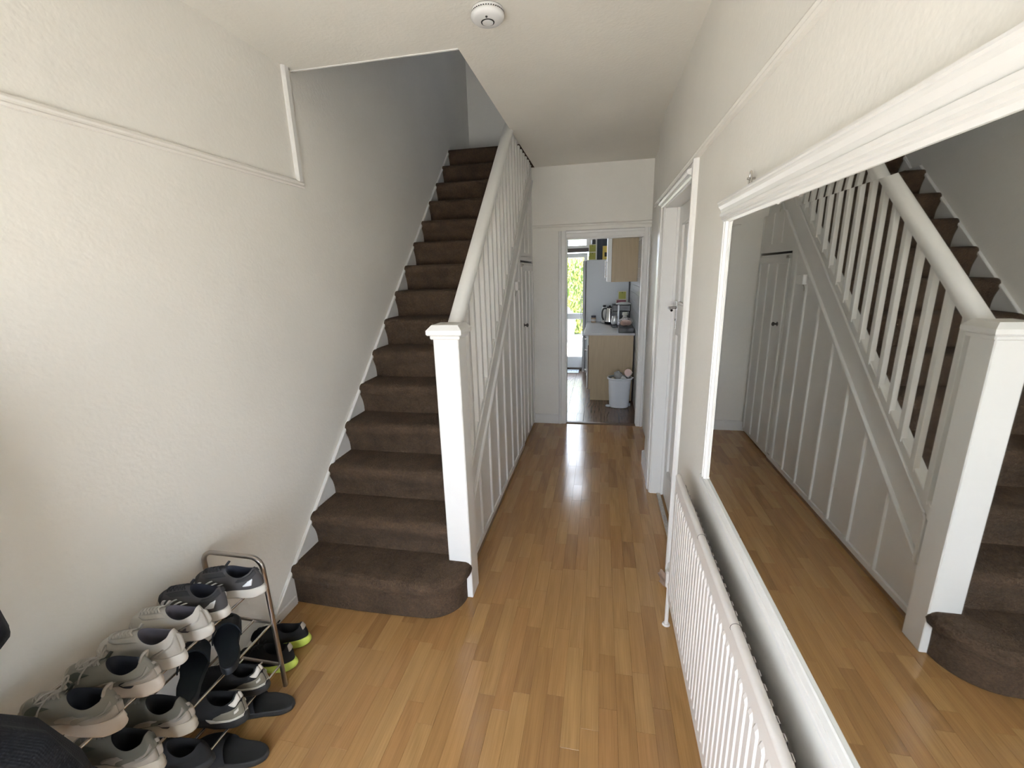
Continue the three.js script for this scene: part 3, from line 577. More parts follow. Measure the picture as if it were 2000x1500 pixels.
// ---------------------------------------------------------------- kitchen furniture
{
  const u = thing('drawer_unit', 'beech kitchen base unit with pale drawer fronts', 'cabinet', [0, 0, 0]);
  part(u, 'end_panel', cbx(-0.13, 0.402, 0.14, 0.8215, -5.38, -5.40, 0.002), M.beech);
  part(u, 'carcass', bx(-0.128, 0.40, 0.14, 0.8215, -5.40, -5.95), M.beech);
  part(u, 'plinth', bx(-0.105, 0.40, 0, 0.14, -5.384, -5.95), M.beech);
  part(u, 'edge_strip', bx(-0.1395, -0.13, 0.145, 0.70, -5.379, -5.385), std(lin(0.10, 0.055, 0.035), 0.5), 'dark brown edge strip');
  for (const [a, b] of [[0.675, 0.81], [0.42, 0.67], [0.15, 0.415]]) {
    const d = part(u, 'drawer', cbx(-0.152, -0.134, a, b, -5.39, -5.945, 0.002), M.cabWhite);
    part(d, 'knob', merge([cyl(V(-0.152, b - 0.045, -5.47), V(-0.168, b - 0.045, -5.47), 0.006), cyl(V(-0.166, b - 0.045, -5.47), V(-0.178, b - 0.045, -5.47), 0.013)]), M.chrome);
  }
  const v = thing('base_cabinet', 'pale fronted kitchen base cabinet next to the fridge', 'cabinet', [0, 0, 0]);
  part(v, 'carcass', bx(-0.128, 0.40, 0.14, 0.8215, -5.952, -6.685), M.beech);
  part(v, 'plinth', bx(-0.105, 0.40, 0, 0.14, -5.952, -6.685), M.beech);
  for (const [a, b] of [[-5.957, -6.315], [-6.32, -6.68]]) { const d = part(v, 'door', cbx(-0.152, -0.134, 0.15, 0.81, a, b, 0.002), M.cabWhite); part(d, 'knob', cyl(V(-0.152, 0.74, a - 0.05), V(-0.176, 0.74, a - 0.05), 0.012), M.chrome); }
  single('worktop', 'polished pale grey kitchen worktop', 'worktop', rbx(-0.192, 0.4155, 0.822, 0.847, -5.365, -6.692, 0.004), M.worktop);
}
{
  const u = thing('wall_cabinet', 'beech wall cabinet with a thick white door', 'cabinet', [0, 0, 0]);
  part(u, 'carcass', merge([cbx(0.122, 0.4155, 1.451, 2.15, -5.38, -5.398, 0.001), bx(0.122, 0.4155, 1.451, 2.15, -5.872, -5.89), bx(0.122, 0.4155, 1.451, 1.469, -5.398, -5.872), bx(0.122, 0.4155, 2.132, 2.15, -5.398, -5.872), bx(0.40, 0.4155, 1.451, 2.15, -5.398, -5.872)]), M.beech);
  const d = part(u, 'door', cbx(-0.025, 0.025, 1.453, 2.148, 0, 0.51, 0.003), M.cabWhite); d.position.set(0.094, 0, -5.89);
  part(d, 'handle', merge([cyl(V(-0.045, 1.50, 0.46), V(-0.045, 1.70, 0.46), 0.005), cyl(V(-0.025, 1.52, 0.46), V(-0.045, 1.52, 0.46), 0.004), cyl(V(-0.025, 1.68, 0.46), V(-0.045, 1.68, 0.46), 0.004)]), M.chrome, 'chrome bar handle');
}
{
  const f = thing('fridge_freezer', 'tall silver-grey fridge freezer at the end of the worktop', 'fridge', [0, 0, 0]);
  part(f, 'body', cbx(-0.214, 0.405, 0.05, 1.742, -6.70, -7.115, 0.006), M.fridge);
  part(f, 'door', cbx(-0.262, -0.222, 0.62, 1.735, -6.70, -7.115, 0.008), M.fridge); part(f, 'door', cbx(-0.262, -0.222, 0.065, 0.61, -6.70, -7.115, 0.008), M.fridge);
  part(f, 'seal', bx(-0.222, -0.214, 0.07, 1.73, -6.706, -7.11), M.black);
  part(f, 'handle', merge([cyl(V(-0.285, 0.75, -6.74), V(-0.285, 1.25, -6.74), 0.007), cyl(V(-0.262, 0.78, -6.74), V(-0.285, 0.78, -6.74), 0.005), cyl(V(-0.262, 1.22, -6.74), V(-0.285, 1.22, -6.74), 0.005)]), M.chrome);
  for (const z of [-6.74, -7.08]) part(f, 'foot', cyl(V(-0.18, 0, z), V(-0.18, 0.05, z), 0.018), M.white);
}
const card = (r, g, b) => std(lin(r, g, b), 0.55);
function carton(name, label, [x, y, z], [w, h, d], face, edge, group, extra) {
  const t = thing(name, label, 'box', [x, y, z], 0, group);
  part(t, 'carton', cbx(-w / 2, w / 2, 0, h, -d / 2, d / 2, 0.001), edge);
  part(t, 'front_print', bx(-w / 2 + 0.006, w / 2 - 0.006, 0.007, h - 0.007, d / 2, d / 2 + 0.0006), face);
  if (extra) part(t, 'print_mark', extra, M.dark);
  return t;
}
const olive = card(0.33, 0.33, 0.06), cream = card(0.68, 0.66, 0.52);
const tab = (y) => { const g = new THREE.CylinderGeometry(0.006, 0.006, 0.001, 10); g.rotateX(Math.PI / 2); g.translate(0, y, 0.0412); return norm(g); };
carton('tea_box', 'olive green tea box at the bottom of the stack on the fridge', [-0.130, 1.7425, -6.78], [0.102, 0.108, 0.08], olive, cream, 'tea boxes', tab(0.09));
carton('tea_box', 'olive green tea box on top of another on the fridge', [-0.128, 1.851, -6.78], [0.102, 0.108, 0.08], olive, cream, 'tea boxes', tab(0.09));
carton('cereal_box', 'tall dark navy box standing on the fridge', [0.012, 1.7425, -6.83], [0.155, 0.32, 0.07], card(0.02, 0.03, 0.05), card(0.02, 0.03, 0.045));
carton('snack_packet', 'yellow packet leaning by the navy box on the fridge', [0.052, 1.7425, -6.76], [0.072, 0.19, 0.05], card(0.62, 0.47, 0.10), card(0.58, 0.45, 0.14), null, bx(-0.008, 0.03, 0.04, 0.10, 0.0258, 0.0264));
{
  const t = thing('small_canister', 'small dark canister with a silver cap on the tea boxes', 'canister', [-0.115, 1.9595, -6.78]);
  part(t, 'body', norm(lathe([[0, 0], [0.028, 0], [0.03, 0.008], [0.03, 0.06], [0.026, 0.066], [0, 0.066]], 20)), std(lin(0.10, 0.10, 0.10), 0.3));
  part(t, 'cap', norm(lathe([[0, 0.066], [0.022, 0.066], [0.022, 0.085], [0.018, 0.09], [0, 0.09]], 20)), M.chrome);
}
{
  const t = thing('spice_jar', 'small jar with a dark lid on the worktop by the fridge', 'jar', [-0.095, 0.8475, -6.58]);
  part(t, 'jar_body', norm(lathe([[0, 0], [0.032, 0], [0.035, 0.006], [0.035, 0.062], [0.03, 0.072], [0, 0.072]], 20)), std(lin(0.50, 0.36, 0.24), 0.25));
  part(t, 'jar_label', norm(lathe([[0.0355, 0.018], [0.0355, 0.05]], 20)), card(0.62, 0.58, 0.55), 'pale label band');
  part(t, 'lid', norm(lathe([[0, 0.072], [0.034, 0.072], [0.035, 0.076], [0.035, 0.095], [0.032, 0.098], [0, 0.098]], 20)), std(lin(0.05, 0.05, 0.07), 0.4));
}
{
  const t = thing('kettle', 'brushed steel jug kettle with a black handle on the worktop', 'kettle', [0.135, 0.8475, -6.42]);
  part(t, 'jug', norm(lathe([[0, 0.02], [0.068, 0.02], [0.07, 0.03], [0.06, 0.13], [0.05, 0.21], [0.046, 0.225], [0, 0.228]], 28)), M.chrome);
  part(t, 'base', norm(lathe([[0, 0], [0.075, 0], [0.075, 0.014], [0.07, 0.02], [0, 0.02]], 28)), M.blackGloss);
  part(t, 'handle', tube([V(-0.045, 0.215, 0), V(-0.085, 0.21, 0.0), V(-0.105, 0.17, 0), V(-0.105, 0.1, 0), V(-0.085, 0.05, 0)], 0.011, 18, 8), M.blackGloss);
  part(t, 'lid', norm(lathe([[0, 0.228], [0.044, 0.226], [0.04, 0.236], [0.012, 0.242], [0.012, 0.254], [0, 0.256]], 20)), M.blackGloss);
  const sp = new THREE.ConeGeometry(0.022, 0.06, 12); sp.rotateZ(-0.9); sp.translate(0.06, 0.205, 0); part(t, 'spout', norm(sp), M.chrome);
}
{
  const t = thing('flask', 'slim silver flask with a dark cap between kettle and fridge', 'flask', [0.06, 0.8475, -6.55]);
  part(t, 'flask_body', norm(lathe([[0, 0], [0.035, 0], [0.037, 0.01], [0.037, 0.2], [0.03, 0.225], [0, 0.225]], 20)), std(lin(0.70, 0.70, 0.68), 0.3));
  part(t, 'cap', norm(lathe([[0, 0.225], [0.022, 0.225], [0.022, 0.25], [0, 0.252]], 16)), M.black);
}
{
  const t = thing('coffee_machine', 'black and grey coffee machine with a glass jug on the worktop', 'coffee machine', [0.27, 0.8475, -6.08]);
  part(t, 'base', rbx(-0.115, 0.125, 0, 0.03, -0.1, 0.13, 0.008), M.blackGloss);
  part(t, 'tower', rbx(-0.115, 0.125, 0.03, 0.30, -0.1, -0.005, 0.01), M.blackGloss);
  part(t, 'head', rbx(-0.115, 0.125, 0.205, 0.30, -0.02, 0.12, 0.014), M.blackGloss);
  part(t, 'column', rbx(-0.045, -0.02, 0.03, 0.295, -0.01, 0.125, 0.005), std(lin(0.38, 0.39, 0.40), 0.35, { metalness: 0.6 }), 'grey upright');
  part(t, 'lid', (() => { const g = new THREE.SphereGeometry(1, 24, 10, 0, Math.PI * 2, 0, Math.PI / 2); g.scale(0.1, 0.03, 0.075); g.translate(0.03, 0.298, 0.05); return norm(g); })(), std(lin(0.50, 0.52, 0.53), 0.35), 'domed grey lid');
  part(t, 'jug', norm(lathe([[0, 0.032], [0.036, 0.032], [0.042, 0.05], [0.042, 0.11], [0.034, 0.14], [0.036, 0.15], [0, 0.15]], 24).translate(-0.08, 0, 0.075)), std(lin(0.62, 0.63, 0.64), 0.1, { metalness: 0.4 }), 'shiny jug');
}
carton('tea_box', 'dark red tea box lying on the coffee machine', [0.275, 1.148, -6.145], [0.135, 0.055, 0.07], card(0.20, 0.04, 0.07), cream, 'tea boxes');
carton('tea_box', 'olive green tea box on the red one above the coffee machine', [0.285, 1.2035, -6.13], [0.105, 0.108, 0.07], olive, cream, 'tea boxes', tab(0.09).translate(0, 0, -0.005));
{
  const t = thing('baking_tray', 'black rectangular tray on the near end of the worktop', 'tray', [0.315, 0.8475, -5.56]);
  part(t, 'tray_body', merge([rbx(-0.093, 0.093, 0, 0.012, -0.15, 0.14, 0.004), rbx(-0.093, -0.083, 0.004, 0.056, -0.15, 0.14, 0.003), rbx(0.083, 0.093, 0.004, 0.056, -0.15, 0.14, 0.003), rbx(-0.093, 0.093, 0.004, 0.056, 0.13, 0.14, 0.003), rbx(-0.093, 0.093, 0.004, 0.056, -0.15, -0.14, 0.003)]), M.blackGloss);
  part(t, 'tray_lid', rbx(-0.086, 0.086, 0.05, 0.058, -0.145, 0.125, 0.003), std(lin(0.05, 0.05, 0.055), 0.3));
}
{
  const t = thing('bread_bag', 'crumpled clear bag of pink-brown rolls on the black tray', 'bag', [0.31, 0.912, -5.55]);
  const g = new THREE.SphereGeometry(1, 48, 30), p = g.attributes.position;
  for (let i = 0; i < p.count; i++) { const v = V().fromBufferAttribute(p, i), k = 1 + 0.12 * Math.sin(v.x * 9 + v.y * 11) * Math.sin(v.z * 8 + v.y * 4) + 0.06 * Math.sin(v.x * 23 + v.z * 19 + v.y * 17); p.setXYZ(i, v.x * 0.082 * k, 0.052 + v.y * 0.052 * k, v.z * 0.07 * k); }
  g.computeVertexNormals();
  part(t, 'plastic_film', norm(g), new THREE.MeshPhysicalMaterial({ color: lin(0.95, 0.93, 0.92), roughness: 0.15, transmission: 0.85, thickness: 0 }), 'clear crinkled film');
  for (const [x, z] of [[-0.028, 0.012], [0.034, 0.008], [0.0, -0.03]]) { const b = new THREE.SphereGeometry(1, 18, 12); b.scale(0.036, 0.034, 0.034); b.translate(x, 0.042, z); part(t, 'bread_roll', norm(b), std(lin(0.55, 0.33, 0.25), 0.8)); }
}
{
  const t = thing('milk_bottle', 'white capped plastic bottle behind the bread bag', 'bottle', [0.315, 0.8475, -5.83]);
  part(t, 'bottle_body', norm(lathe([[0, 0], [0.036, 0], [0.038, 0.01], [0.038, 0.12], [0.024, 0.165], [0.022, 0.175], [0, 0.175]], 22)), std(lin(0.68, 0.67, 0.63), 0.35));
  part(t, 'cap', norm(lathe([[0, 0.172], [0.034, 0.172], [0.034, 0.205], [0.03, 0.212], [0, 0.212]], 22)), std(lin(0.72, 0.70, 0.62), 0.4), 'cream screw cap');
}
// ---- bin with rubbish
{
  const [cx, cz] = [0.242, -5.13], oval = (sx, sz, n = 44) => Array.from({ length: n }, (_, i) => { const a = i / n * Math.PI * 2; return [Math.sign(Math.cos(a)) * Math.pow(Math.abs(Math.cos(a)), 0.8) * sx, Math.sign(Math.sin(a)) * Math.pow(Math.abs(Math.sin(a)), 0.8) * sz]; });
  const ring = (sx, sz, y) => oval(sx, sz).map(([x, z]) => V(x, y, z));
  const t = thing('pedal_bin', 'white oval plastic bin standing before the beech unit', 'bin', [cx, 0, cz]);
  const wm = std(lin(0.72, 0.74, 0.77), 0.35);
  part(t, 'bin_body', gridGeo([ring(0.02, 0.01, 0.004), ring(0.105, 0.075, 0.002), ring(0.112, 0.082, 0.012), ring(0.122, 0.092, 0.18), ring(0.130, 0.098, 0.35), ring(0.127, 0.095, 0.35), ring(0.118, 0.088, 0.18), ring(0.105, 0.075, 0.016), ring(0.02, 0.01, 0.016)], true), wm);
  part(t, 'rim', gridGeo([ring(0.128, 0.096, 0.345), ring(0.141, 0.108, 0.345), ring(0.145, 0.112, 0.354), ring(0.143, 0.110, 0.364), ring(0.132, 0.10, 0.366), ring(0.126, 0.094, 0.36)], true), wm);
  part(t, 'lug', rbx(0.135, 0.163, 0.352, 0.364, -0.02, 0.02, 0.004), wm);
  part(t, 'pedal', (() => { const g = new THREE.CylinderGeometry(0.03, 0.032, 0.012, 20); g.translate(-0.125, 0.02, 0.035); return norm(g); })(), wm);
  part(t, 'back_foot', rbx(0.10, 0.135, 0.0, 0.03, -0.07, -0.03, 0.005), wm);
  const film = (name, label, x, y, z, sx, sy, sz, mat, sd) => { const g = new THREE.SphereGeometry(1, 26, 16), p = g.attributes.position; for (let i = 0; i < p.count; i++) { const v = V().fromBufferAttribute(p, i), k = 1 + 0.2 * Math.sin(v.x * 7 + sd) * Math.sin(v.z * 9 + v.y * 5 + sd) + 0.1 * Math.sin(v.y * 17 + v.x * 13 + sd); p.setXYZ(i, v.x * sx * k, v.y * sy * k, v.z * sz * k); } g.computeVertexNormals(); const m = single(name, label, 'rubbish', norm(g), mat); m.position.set(cx + x, y, cz + z); return m; };
  film('rubbish_bag', 'crumpled dark film filling the white bin', -0.01, 0.245, 0, 0.074, 0.058, 0.052, std(lin(0.20, 0.19, 0.17), 0.3), 1);
  film('food_wrapper', 'crumpled grey plastic wrapper sticking out of the bin', -0.02, 0.375, -0.015, 0.05, 0.055, 0.035, new THREE.MeshPhysicalMaterial({ color: lin(0.6, 0.6, 0.58), roughness: 0.2, transmission: 0.45, thickness: 0 }), 3);
  film('paper_scrap', 'small yellowish scrap lying in the bin', -0.075, 0.352, 0.035, 0.022, 0.016, 0.018, std(lin(0.62, 0.57, 0.40), 0.7), 5);
  const pot = thing('yoghurt_pot', 'pale pink and white pot tipped at the rim of the bin', 'pot', [cx + 0.08, 0.365, cz - 0.01]);
  const pg = lathe([[0, 0], [0.028, 0], [0.038, 0.075], [0.041, 0.078], [0.036, 0.076], [0.026, 0.004], [0, 0.004]], 24); pg.rotateZ(-0.5); pg.rotateX(-0.5);
  part(pot, 'pot_body', norm(pg), std(lin(0.75, 0.68, 0.64), 0.45));
  const lid = new THREE.CylinderGeometry(0.042, 0.042, 0.003, 24); lid.rotateX(1.2); lid.translate(0.012, 0.06, 0.03);
  part(pot, 'foil_lid', norm(lid), std(lin(0.78, 0.58, 0.52), 0.4), 'pinkish foil lid');
  const cup = thing('paper_cup', 'small white cup lying in the bin below the pink pot', 'cup', [cx + 0.062, 0.345, cz + 0.04]);
  const cg = lathe([[0, 0], [0.022, 0], [0.03, 0.05], [0.0315, 0.05], [0.028, 0.05], [0.02, 0.003], [0, 0.003]], 20); cg.rotateZ(1.1); part(cup, 'cup_body', norm(cg), std(lin(0.74, 0.73, 0.70), 0.6));
}

// ---------------------------------------------------------------- shoe rack and shoes
const RX0 = -1.466, RX1 = -1.208, RZ = -1.183, RZ2 = -0.43, TIER = [0.497, 0.303, 0.105];
{
  const t = thing('shoe_rack', 'three tier chrome tube shoe rack against the left wall', 'shoe rack', [0, 0, 0]);
  for (const z of [RZ, RZ2]) {
    const r = 0.045, pts = [V(RX1, 0.002, z), V(RX1, 0.2, z), V(RX1, 0.4, z), V(RX1, 0.59 - r, z)];
    for (let i = 1; i <= 5; i++) { const a = i / 5 * Math.PI / 2; pts.push(V(RX1 - r + r * Math.cos(a), 0.59 - r + r * Math.sin(a), z)); }
    pts.push(V((RX0 + RX1) / 2, 0.59, z));
    for (let i = 0; i <= 5; i++) { const a = Math.PI / 2 + i / 5 * Math.PI / 2; pts.push(V(RX0 + r + r * Math.cos(a), 0.59 - r + r * Math.sin(a), z)); }
    pts.push(V(RX0, 0.4, z), V(RX0, 0.2, z), V(RX0, 0.002, z));
    part(t, 'end_frame', tube(pts, 0.0088, 90, 10, false, 0.2), M.steel);
  }
  for (const y of TIER) {
    for (const z of [RZ, RZ2]) part(t, 'cross_bar', cyl(V(RX0, y, z), V(RX1, y, z), 0.006, 0.006, 8), M.steel);
    for (const x of [RX1 - 0.004, RX1 - 0.085, RX0 + 0.085, RX0 + 0.004]) part(t, 'rod', cyl(V(x, y, RZ), V(x, y, RZ2), 0.0045, 0.0045, 8), M.chrome);
  }
}
const wT = [[0, 0.030], [0.12, 0.035], [0.3, 0.034], [0.48, 0.035], [0.7, 0.046], [0.84, 0.045], [0.94, 0.038], [1, 0.030]];
const wAt = (t) => { for (let i = 1; i < wT.length; i++) if (t <= wT[i][0]) { const k = (t - wT[i - 1][0]) / (wT[i][0] - wT[i - 1][0]); return lerp(wT[i - 1][1], wT[i][1], k * k * (3 - 2 * k)); } return wT[wT.length - 1][1]; };
function shoeShape(o) {
  const L = o.L || 0.275, foot = o.foot || 1, sh = o.heel ?? 0.034, st = o.toe ?? 0.022, bulk = o.bulk ?? 1;
  const outline = (a, k = 1) => {
    const t = (1 - Math.cos(a)) / 2, s = Math.sin(a), z = Math.sign(s) * Math.pow(Math.abs(s), 0.72) * wAt(t) * 1.03 * bulk + foot * 0.010 * Math.sin(Math.PI * clamp((t - 0.35) / 0.65)) - foot * 0.004;
    return V(Math.cos(a) * L / 2 * k, 0, z * k);
  };
  const tOf = (a) => (1 - Math.cos(a)) / 2;
  const bot = (t) => 0.016 * smooth(0.78, 1, t) + 0.006 * smooth(0.12, 0, t);
  const top = (t) => lerp(sh, st, smooth(0.1, 0.75, t)) + 0.012 * smooth(0.8, 1, t) + 0.004 * smooth(0.15, 0, t);
  const collar = (a) => { const c = Math.cos(a), s = Math.sin(a); return V(L * 0.235 + c * (c > 0 ? 0.050 : 0.062), (o.collar ?? 0.082) + (c > 0 ? 0.020 * c * c : 0.020 * c * c) + (o.tab ?? 0.0) * smooth(0.85, 1, c), s * 0.030 + foot * 0.001); };
  const S = (a, v) => {
    const t = tOf(a), O = outline(a, 0.955); O.y = top(t) - 0.004;
    const K = collar(a), w = smooth(0.45, 0.95, t), hb = smooth(0.25, 0, t);
    const P1 = O.clone().add(V(0, lerp(0.038, 0.045, w) * (1 - 0.25 * hb), 0)), out = outline(a, 1).clone().setY(0).sub(V(L * 0.235, 0, 0)).normalize();
    P1.add(V(out.x * 0.004, 0, out.z * 0.006));
    const P2 = K.clone().add(V(lerp(out.x * 0.008, -0.055, w), lerp(-0.022, -0.016, w), out.z * lerp(0.012, 0.018, w)));
    const u = 1 - v;
    return O.multiplyScalar(u * u * u).addScaledVector(P1, 3 * u * u * v).addScaledVector(P2, 3 * u * v * v).addScaledVector(K, v * v * v);
  };
  const nrm = (a, v) => { const e = 0.01, p = S(a, v), q = S(a + e, v).sub(p), r = S(a, Math.min(1, v + e)).sub(S(a, Math.min(1, v + e) - e)); const n = q.cross(r).normalize(); const c = p.clone().sub(V(0, 0.03, 0)); c.x *= 0.3; if (n.dot(c) < 0) n.negate(); return n; };
  return { L, foot, outline, tOf, bot, top, collar, S, nrm };
}
function buildShoe(parent, o) {
  const q = shoeShape(o), N = 44, A = Array.from({ length: N }, (_, i) => i / N * Math.PI * 2), PI = Math.PI;
  const ringAt = (k, yf) => A.map((a) => { const p = q.outline(a, k); p.y = yf(q.tOf(a)); return p; });
  const flare = o.flare ?? 1.03;
  const mid = (f) => (t) => lerp(q.bot(t), q.top(t), f);
  part(parent, 'sole', gridGeo([A.map((a) => { const p = q.outline(a, 0.9); return V(p.x, q.bot(q.tOf(a)), p.z * 0.05); }), ringAt(0.965, q.bot), ringAt(1.0, mid(0.12)), ringAt(flare, mid(0.35)), ringAt(flare * (o.groove ? 0.985 : 1.0), mid(0.52)), ringAt(flare, mid(0.66)), ringAt(1.0, mid(0.95)), ringAt(0.975, q.top), ringAt(0.9, q.top)], true), o.soleMat);
  if (o.outsole) part(parent, 'outsole', gridGeo([A.map((a) => { const p = q.outline(a, 0.9); return V(p.x, q.bot(q.tOf(a)) - 0.003, p.z * 0.05); }), ringAt(0.975, (t) => q.bot(t) - 0.003), ringAt(1.006, (t) => q.bot(t) + 0.002), ringAt(1.008, mid(0.16)), ringAt(0.97, mid(0.17))], true), o.outsole);
  const rows = []; for (let j = 0; j <= 11; j++) rows.push(A.map((a) => q.S(a, j / 11)));
  rows.push(A.map((a) => { const k = q.collar(a), c = V(q.L * 0.235, k.y, 0); return k.clone().lerp(c, 0.05).add(V(0, 0.003, 0)); }));
  part(parent, 'upper', gridGeo(rows, true), o.upperMat);
  const inn = [[0.05, 0.003], [0.12, 0.001], [0.16, -0.014], [0.14, -0.04]].map(([s, dy]) => A.map((a) => { const k = q.collar(a), c = V(q.L * 0.235, k.y, 0); return k.clone().lerp(c, s).add(V(0, dy, 0)); }));
  inn.push(A.map((a) => { const k = q.collar(a); return V(q.L * 0.235 + (k.x - q.L * 0.235) * 0.85, 0.034, k.z * 0.8); }), A.map((a) => { const k = q.collar(a); return V(q.L * 0.235 + (k.x - q.L * 0.235) * 0.1, 0.033, k.z * 0.1); }));
  part(parent, 'lining', gridGeo(inn, true), o.liningMat);
  const patch = (name, c, mat, off = 0.0018, n = 8, label) => {      // c: four corners [a, v] in order
    const R = []; for (let j = 0; j <= n; j++) { const r = []; for (let i = 0; i <= n; i++) { const u = i / n, v = j / n; const a = lerp(lerp(c[0][0], c[1][0], u), lerp(c[3][0], c[2][0], u), v), w = lerp(lerp(c[0][1], c[1][1], u), lerp(c[3][1], c[2][1], u), v); const edge = (i === 0 || j === 0 || i === n || j === n) ? -0.0006 : off; r.push(q.S(a, w).addScaledVector(q.nrm(a, w), edge)); } R.push(r); }
    return part(parent, name, gridGeo(R, false), mat, label);
  };
  for (const p of o.patches || []) patch(p[0], p[1], p[2], p[3] ?? 0.0018, 8, p[4]);
  if (o.laceMat) {
    const L = []; const n = o.rows || 5;
    for (let i = 0; i < n; i++) { const v = 0.50 + i * 0.42 / n, d = 0.34 + 0.10 * i / n, d2 = 0.07; const P = (a, w, h) => q.S(PI + a, w).addScaledVector(q.nrm(PI + a, w), h);
      L.push(tube([P(-d, v, 0.0005), P(-d * 0.5, v + 0.01, 0.004), P(0, v + 0.03, 0.006), P(d * 0.5, v + 0.04, 0.004), P(d, v + d2, 0.0005)], o.laceR || 0.0024, 12, 5), tube([P(d, v, 0.0005), P(d * 0.5, v + 0.01, 0.0035), P(0, v + 0.03, 0.0045), P(-d * 0.5, v + 0.04, 0.0035), P(-d, v + d2, 0.0005)], o.laceR || 0.0024, 12, 5)); }
    if (o.bow) { const K = q.S(PI, 0.9).addScaledVector(q.nrm(PI, 0.9), 0.008); for (const s of [-1, 1]) { L.push(tube([K, K.clone().add(V(-0.012, 0.012, s * 0.02)), K.clone().add(V(-0.025, 0.002, s * 0.038)), K.clone().add(V(-0.018, -0.004, s * 0.028)), K.clone().add(V(-0.003, 0.001, s * 0.006))], 0.0022, 18, 5), tube([K, K.clone().add(V(-0.008, 0.003, s * 0.02)), K.clone().add(V(-0.022, -0.018, s * 0.036)), K.clone().add(V(-0.03, -0.042, s * 0.043))], 0.0022, 14, 5)); } }
    part(parent, 'laces', merge(L), o.laceMat);
  }
  if (o.tongueMat) { const R = []; for (let j = 0; j <= 5; j++) { const r = []; for (let i = 0; i <= 8; i++) { const u = (i / 8 - 0.5) * 2, k = q.S(PI + u * 0.3, 0.93); r.push(V(k.x + 0.004 + j * 0.0045 - 0.006 * u * u, k.y + 0.004 + j * 0.0052 - 0.005 * u * u, k.z * (1 - 0.04 * j))); } R.push(r); } for (let j = 5; j >= 0; j--) R.push(R[j].map((p) => p.clone().add(V(0.005, -0.001, 0)))); part(parent, 'tongue', gridGeo(R, false), o.tongueMat); }
  if (o.loopMat) part(parent, 'heel_loop', tube([V(q.L * 0.235 + 0.046, q.collar(0).y - 0.006, 0.009), V(q.L * 0.235 + 0.056, q.collar(0).y + 0.014, 0.008), V(q.L * 0.235 + 0.060, q.collar(0).y + 0.02, 0), V(q.L * 0.235 + 0.056, q.collar(0).y + 0.014, -0.008), V(q.L * 0.235 + 0.046, q.collar(0).y - 0.006, -0.009)], 0.0038, 14, 6), o.loopMat);
}
function shoe(name, label, group, [x, y, z], turn, o, tilt = 0) {
  const t = thing(name, label, 'shoe', [x, y, z], turn, group); t.rotation.order = 'YXZ'; t.rotation.z = tilt;
  buildShoe(t, o); return t;
}
const fab = (r, g, b, rough = 0.9) => std(lin(r, g, b), rough, { bumpMap: fabricBump, bumpScale: 0.0006 });
const S = { grey: fab(0.085, 0.082, 0.085), greyDark: fab(0.05, 0.05, 0.055), navyIn: fab(0.03, 0.034, 0.05), soleW: std(lin(0.55, 0.52, 0.46), 0.6), white: fab(0.64, 0.60, 0.53, 0.7), whiteLine: std(lin(0.38, 0.35, 0.31), 0.7), lilacIn: fab(0.15, 0.14, 0.165), bright: std(lin(0.72, 0.74, 0.76), 0.5), sage: fab(0.30, 0.285, 0.235), sageDark: fab(0.13, 0.14, 0.115), bone: fab(0.48, 0.43, 0.36, 0.75), boneSole: std(lin(0.50, 0.44, 0.37), 0.65), laceC: fab(0.55, 0.50, 0.43), black: fab(0.012, 0.012, 0.013), olive: fab(0.26, 0.24, 0.185), neon: std(lin(0.52, 0.62, 0.10), 0.5), blackSole: std(lin(0.018, 0.018, 0.018), 0.7), navy: std(lin(0.010, 0.016, 0.024), 0.65), taupe: fab(0.40, 0.36, 0.31) };
const PI = Math.PI;
const stripes = (sg) => [0, 1, 2].map((i) => ['stripe', [[sg * (PI - 0.98 - i * 0.17), 0.18], [sg * (PI - 1.06 - i * 0.17), 0.18], [sg * (PI - 1.0 - i * 0.20), 0.60], [sg * (PI - 0.92 - i * 0.20), 0.60]], S.bright, 0.0022]);
const greyO = (foot) => ({ foot, upperMat: S.grey, liningMat: S.navyIn, soleMat: S.soleW, laceMat: S.greyDark, tongueMat: S.greyDark, heel: 0.036, toe: 0.024, groove: true, tab: 0.006,
  patches: [['toe_cap', [[PI - 0.75, 0.02], [PI + 0.75, 0.02], [PI + 0.5, 0.38], [PI - 0.5, 0.38]], S.greyDark], ...stripes(1), ...stripes(-1),
    ...[1, -1].flatMap((g) => [['heel_patch', [[g * 0.62, 0.22], [g * 0.98, 0.2], [g * 0.78, 0.62], [g * 0.5, 0.68]], S.bright, 0.003, 'pale heel patch'], ['toe_patch', [[g * (PI - 0.68), 0.1], [g * (PI - 0.82), 0.1], [g * (PI - 0.78), 0.36], [g * (PI - 0.7), 0.3]], S.bright, 0.003], ['eyestay', [[g * (PI - 0.42), 0.42], [g * (PI - 0.75), 0.5], [g * (PI - 1.0), 0.96], [g * (PI - 0.5), 0.97]], S.greyDark, 0.002], ['collar_pad', [[g * 0.05, 0.72], [g * 1.5, 0.72], [g * 1.5, 0.99], [g * 0.05, 0.99]], S.greyDark, 0.004]])] });
